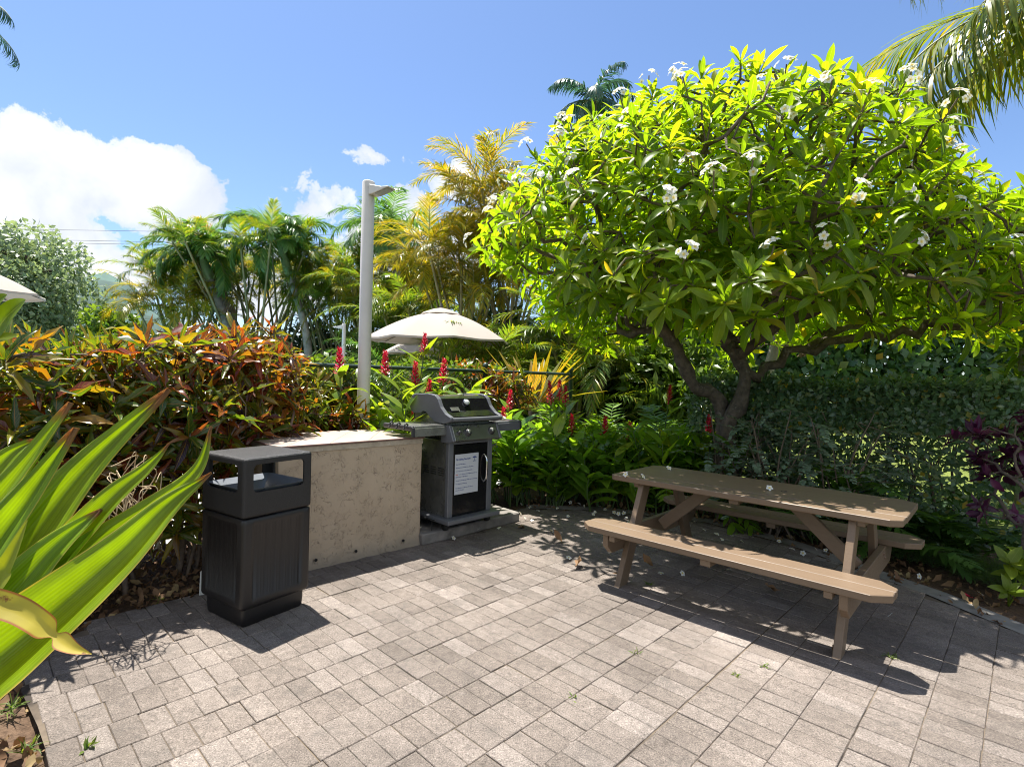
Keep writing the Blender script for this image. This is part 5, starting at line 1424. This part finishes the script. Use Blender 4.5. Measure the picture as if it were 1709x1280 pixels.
# plants at the right edge
PURP = leafmat('purple_leaf', [(0, (.045, .012, .035)), (.7, (.085, .02, .06)), (1, (.14, .03, .09))], .33, .35, (1.9, .8, 1.5), spec=.6)
px_ = thing('purple_shrub', 'dark purple leaved shrub at the right edge behind the patio corner', 'shrub', (3.82, 3.95, 0))
tipp = np.array([V3(*rng.normal(0, 1, 3)*V3(.19, .19, .24))+V3(.14, .12, 1.0) for _ in range(42)])
ps, pr, en = grow([V3(-.12, -.1, -.03), V3(-.1, -.1, .25), V3(-.02, -.03, .5)], [-1, 0, 1], tipp, .08, .12, 40, .3)
mb = MB(); skin_tree(mb, ps, pr, en, .005, 2.2, 6, .03); mb.build('stems', BARK, px_)
A = norm(tipp-V3(.1, .1, .8)+V3(0, 0, .2)); mb = MB(); rosettes(mb, LC, tipp, A, 9, .13, .05, .4, 1.7, .3); mb.build('foliage', PURP, px_)
DRAC = leafmat('dracaena_leaf', [(0, (.07, .14, .015)), (1, (.13, .2, .02))], .35, .5, (2.3, 2.1, .6))
dr = thing('dracaena', 'bright green whorled dracaena with pale trunk at the right edge', 'plant', (5.42, 5.75, 0))
mb = MB(); tube(mb, spline([(.1, 0, -.05), (.06, 0, .7), (.1, 0, 1.3), (.05, 0, 1.95)], 5), .06, 10); mb.build('stem', PALMTRUNK, dr)
mb = MB(); LD = leafset(4, lanc, .25, (.4, .9, 1.3))
cs = np.array([(.05, 0, 1.95), (.08, 0, 1.72), (.1, 0, 1.48), (-.1, -.1, 1.6), (.1, 0, 1.22)]); rosettes(mb, LD, cs, np.array([(-.15, -.2, 1.)]*5), 26, .36, .055, .3, 1.9, .2); mb.build('foliage', DRAC, dr)
lp_ = thing('light_green_seedling', 'light green broad leaved young plant at the bed edge below the purple shrub', 'plant', (3.55, 3.78, 0))
mb = MB(); cs = np.array([(0, 0, .28), (.08, .02, .20), (-.1, -.1, .12), (.12, -.08, .32)]); rosettes(mb, leafset(4, ovat, .2, (.3, .6)), cs, np.array([(-.2, -.5, .8)]*4), 8, .13, .062, .4, 1.4, .2)
for q in cs: tube(mb, [(0, 0, -.03), q], .005, 5)
mb.build('foliage', LIME, lp_)

# ------------------------------------------------------------------ fallen blossoms, dry leaves, weeds
def fl_obj(label, p, up, group, size=.047):
    mb = MB(); flower(mb, V3(0, 0, 0), up, size); o = mb.build('fallen_blossom', PETAL); o.location = tuple(p); return tag(o, label, 'blossom', group)
TB = 'blossoms lying on the picnic table'
for (u, v, lb) in ((1044, 792, 'white blossom at the left corner of the tabletop'), (1073, 795, 'white blossom upright on the tabletop near its left end'), (1116, 781, 'white blossom on the far edge of the tabletop'),
                   (1284, 815, 'white blossom near the middle of the tabletop')):
    p = at(u, v+3, z=.757); fl_obj(lb, p+V3(0, 0, .016), V3(.5*rng.normal(), -.6, .7), TB)
PV = 'blossoms fallen on the paving'
for (u, v, lb) in ((949, 932, 'white blossom standing on the paving left of the bench end'), (921, 887, 'white blossom on the paving between grill pad and bench'), (1103, 958, 'white blossom on the paving under the near bench, left one'),
                   (1139, 958, 'white star shaped blossom on the paving under the near bench'), (1216, 952, 'white blossom on the paving under the middle of the near bench'), (1486, 1028, 'white blossom on the paving right of the near bench leg'),
                   (757, 899, 'white blossom in the counter shadow below the grill'), (798, 884, 'white blossom beside the grill pad front'), (833, 882, 'white blossom near the right corner of the grill pad'),
                   (1534, 963, 'white blossom on the soil beyond the bench end'), (1636, 992, 'white blossom on the soil near the pink petal')):
    p = at(u, v, z=.022); fl_obj(lb, p+V3(0, 0, .008), V3(.6*rng.normal(), .6*rng.normal(), .8), PV)
mb = MB(); flower(mb, V3(0, 0, 0), V3(.3, -.2, .9), .048); pr0 = mb.build('fallen_blossom', PETAL); GB = 'blossoms scattered along the bed edge'
tag(pr0, 'white plumeria blossom among the many scattered along the bed edge between grill and table', 'blossom', GB)
spots_ = [(868, 858), (876, 866), (905, 861), (898, 854), (943, 836), (952, 840), (920, 838), (966, 842), (990, 860), (993, 856), (1002, 847), (1025, 857), (1032, 859), (1041, 858), (1045, 866), (1057, 864), (1049, 873), (1020, 866), (870, 843),
          (884, 848), (893, 834), (930, 850), (948, 863), (975, 846), (1010, 852), (888, 870), (912, 846), (1115, 845), (1150, 880), (1175, 886), (1196, 893), (1205, 902), (1222, 896), (1238, 905), (1255, 898), (1322, 918), (1361, 918), (1340, 925), (1300, 905), (1378, 920), (1420, 935), (1160, 872), (1133, 866)]
for i, (u, v) in enumerate(spots_):
    o = pr0 if i == 0 else pr0.copy()
    if i: link(o)
    p = at(u, v, z=.02); o.location = tuple(p+V3(0, 0, .012)); o.rotation_euler = (rng.normal(0, .5), rng.normal(0, .5), rng.uniform(0, 6)); s_ = rng.uniform(.75, 1.1); o.scale = (s_, s_, s_)
DRYL = leafmat('dry_brown_leaf', [(0, (.15, .08, .04)), (.6, (.24, .14, .07)), (1, (.30, .22, .10))], .8, .2, (1.2, 1., .7))
LDR = leafset(5, obov, .5, (-1.6, -.8, .9), .2)
for (u, v, lb) in ((960, 946, 'curled brown leaf on the paving left of the bench leg'), (1022, 956, 'curled olive leaf by the foot of the left bench leg'), (1090, 944, 'dark curled leaf under the near bench'), (1388, 1083, 'small orange brown leaf at the foot of the right bench leg'),
                   (1234, 853, 'pale dry leaf on the paving under the table'), (938, 904, 'crumpled tan leaf on the paving between grill and bench'), (864, 880, 'tan leaf at the right end of the grill pad'), (1303, 985, 'flat olive leaf on the paving below the near bench')):
    mb = MB(); scatter(mb, LDR, V3(0, 0, 0), norm(V3(*rng.normal(0, 1, 2), .05)), V3(*rng.normal(0, .5, 2), .8), .15 if v < 1000 else .07, .055 if v < 1000 else .04)
    o = mb.build('dry_leaf', DRYL); o.location = tuple(at(u, v, z=.03)); tag(o, lb, 'dry leaf', 'dry leaves on the paving')
# leaf litter in the beds
mb = MB(); n = 1500
P = np.concatenate([np.stack([rng.uniform(-3.4, -1.95, n), rng.uniform(2.4, 4.8, n)], 1), np.stack([rng.uniform(.2, 3.6, n), rng.uniform(3.3, 6.6, n)], 1), np.stack([rng.uniform(-2.9, -1.5, n//4), rng.uniform(1.4, 2.6, n//4)], 1)])
P = P[~inside(P, PATIO)]; P = P[((P-FENCE0[:2]) @ np.array([-Adir[1], Adir[0]])) < -.1]; m_ = len(P)
P3 = np.concatenate([P, rng.uniform(-.02, .02, (m_, 1))], 1); D = norm(np.concatenate([rng.normal(0, 1, (m_, 2)), rng.normal(0, .2, (m_, 1))], 1))
sz = rng.uniform(.035, .11, m_); scatter(mb, LDR, P3, D, np.array([0, 0, 1.])+rng.normal(0, .4, (m_, 3)), sz, sz*.4)
tag(mb.build('leaf_litter', DRYL), 'dry brown leaf litter covering the soil of the beds', 'leaf litter', kind='stuff')
GRS = leafmat('grass_blade', [(0, (.06, .12, .015)), (1, (.14, .18, .03))], .5, .4, (2., 1.9, .6))
def tuft(label, u, v, n, h, name='weed_tuft', W=.006, T=None):
    mb = MB(); D = norm(np.stack([rng.normal(0, .6, n), rng.normal(0, .6, n), rng.uniform(.3, 1, n)], 1))
    scatter(mb, T or LL, rng.normal(0, .012, (n, 3))*V3(1, 1, 0), D, V3(0, 0, 1)+rng.normal(0, .3, (n, 3)), h*rng.uniform(.6, 1.1, n), W)
    o = mb.build(name, GRS); o.location = tuple(at(u, v, z=.005)); return tag(o, label, 'weed', 'weeds in the paving and beds')
for a in (('small leafy weed in a paver joint at the bottom left', 147, 1248, 13, .05, 'weed_tuft', .014, TLA), ('green grass sprig on the bare soil left of the trash can', 264, 1003, 9, .07), ('grass tuft on the soil in the bottom left corner', 18, 1185, 30, .09),
          ('thin grass patch on the soil at the very bottom left', 45, 1255, 40, .07), ('tiny grass tuft in a joint in the middle of the paving', 957, 1163, 12, .03), ('tiny yellow grass tuft in a joint below the bench', 1060, 1090, 12, .03),
          ('tiny grass tuft left of the right bench leg shadow', 1228, 1125, 12, .03), ('tiny grass tuft in a joint in front of the near bench', 1276, 1112, 12, .03), ('grass tuft beside the bench shadow at right', 1486, 1096, 16, .045),
          ('grass tuft by the dark leaves under the left of the near bench', 1082, 975, 20, .05), ('seedling under the fence end of the strap leaved plant', 300, 885, 14, .07, 'weed_tuft', .03, TLA)): tuft(*a)
pk = MB(); scatter(pk, BR, np.zeros((5, 3)), norm(rng.normal(0, 1, (5, 3))*V3(1, 1, .2)), V3(0, 0, 1)+rng.normal(0, .2, (5, 3)), .045, .022)
o = pk.build('pink_petals', REDB); o.location = tuple(at(1618, 996, z=.02)); tag(o, 'fallen crimson ginger petals on the soil at the right bed edge', 'petals')

# ------------------------------------------------------------------ overhead wires
WIRE = plain('black_wire', (.03, .03, .035), .6)
for (v0, v1, lb) in ((382, 386, 'uppermost overhead wire across the cloud at left'), (399, 408, 'middle overhead wire left of the palms'), (404, 409, 'lowest of the three thin overhead wires left of the palms')):
    a, b = at(-500, v0+1, Y=70), at(900, v1+14, Y=70); mid = (at(100, v0+2, Y=70)); mb = MB(); tube(mb, spline([a, mid, b], 14), .022, 4)
    tag(mb.build('overhead_wire', WIRE), lb, 'wire', 'overhead wires')
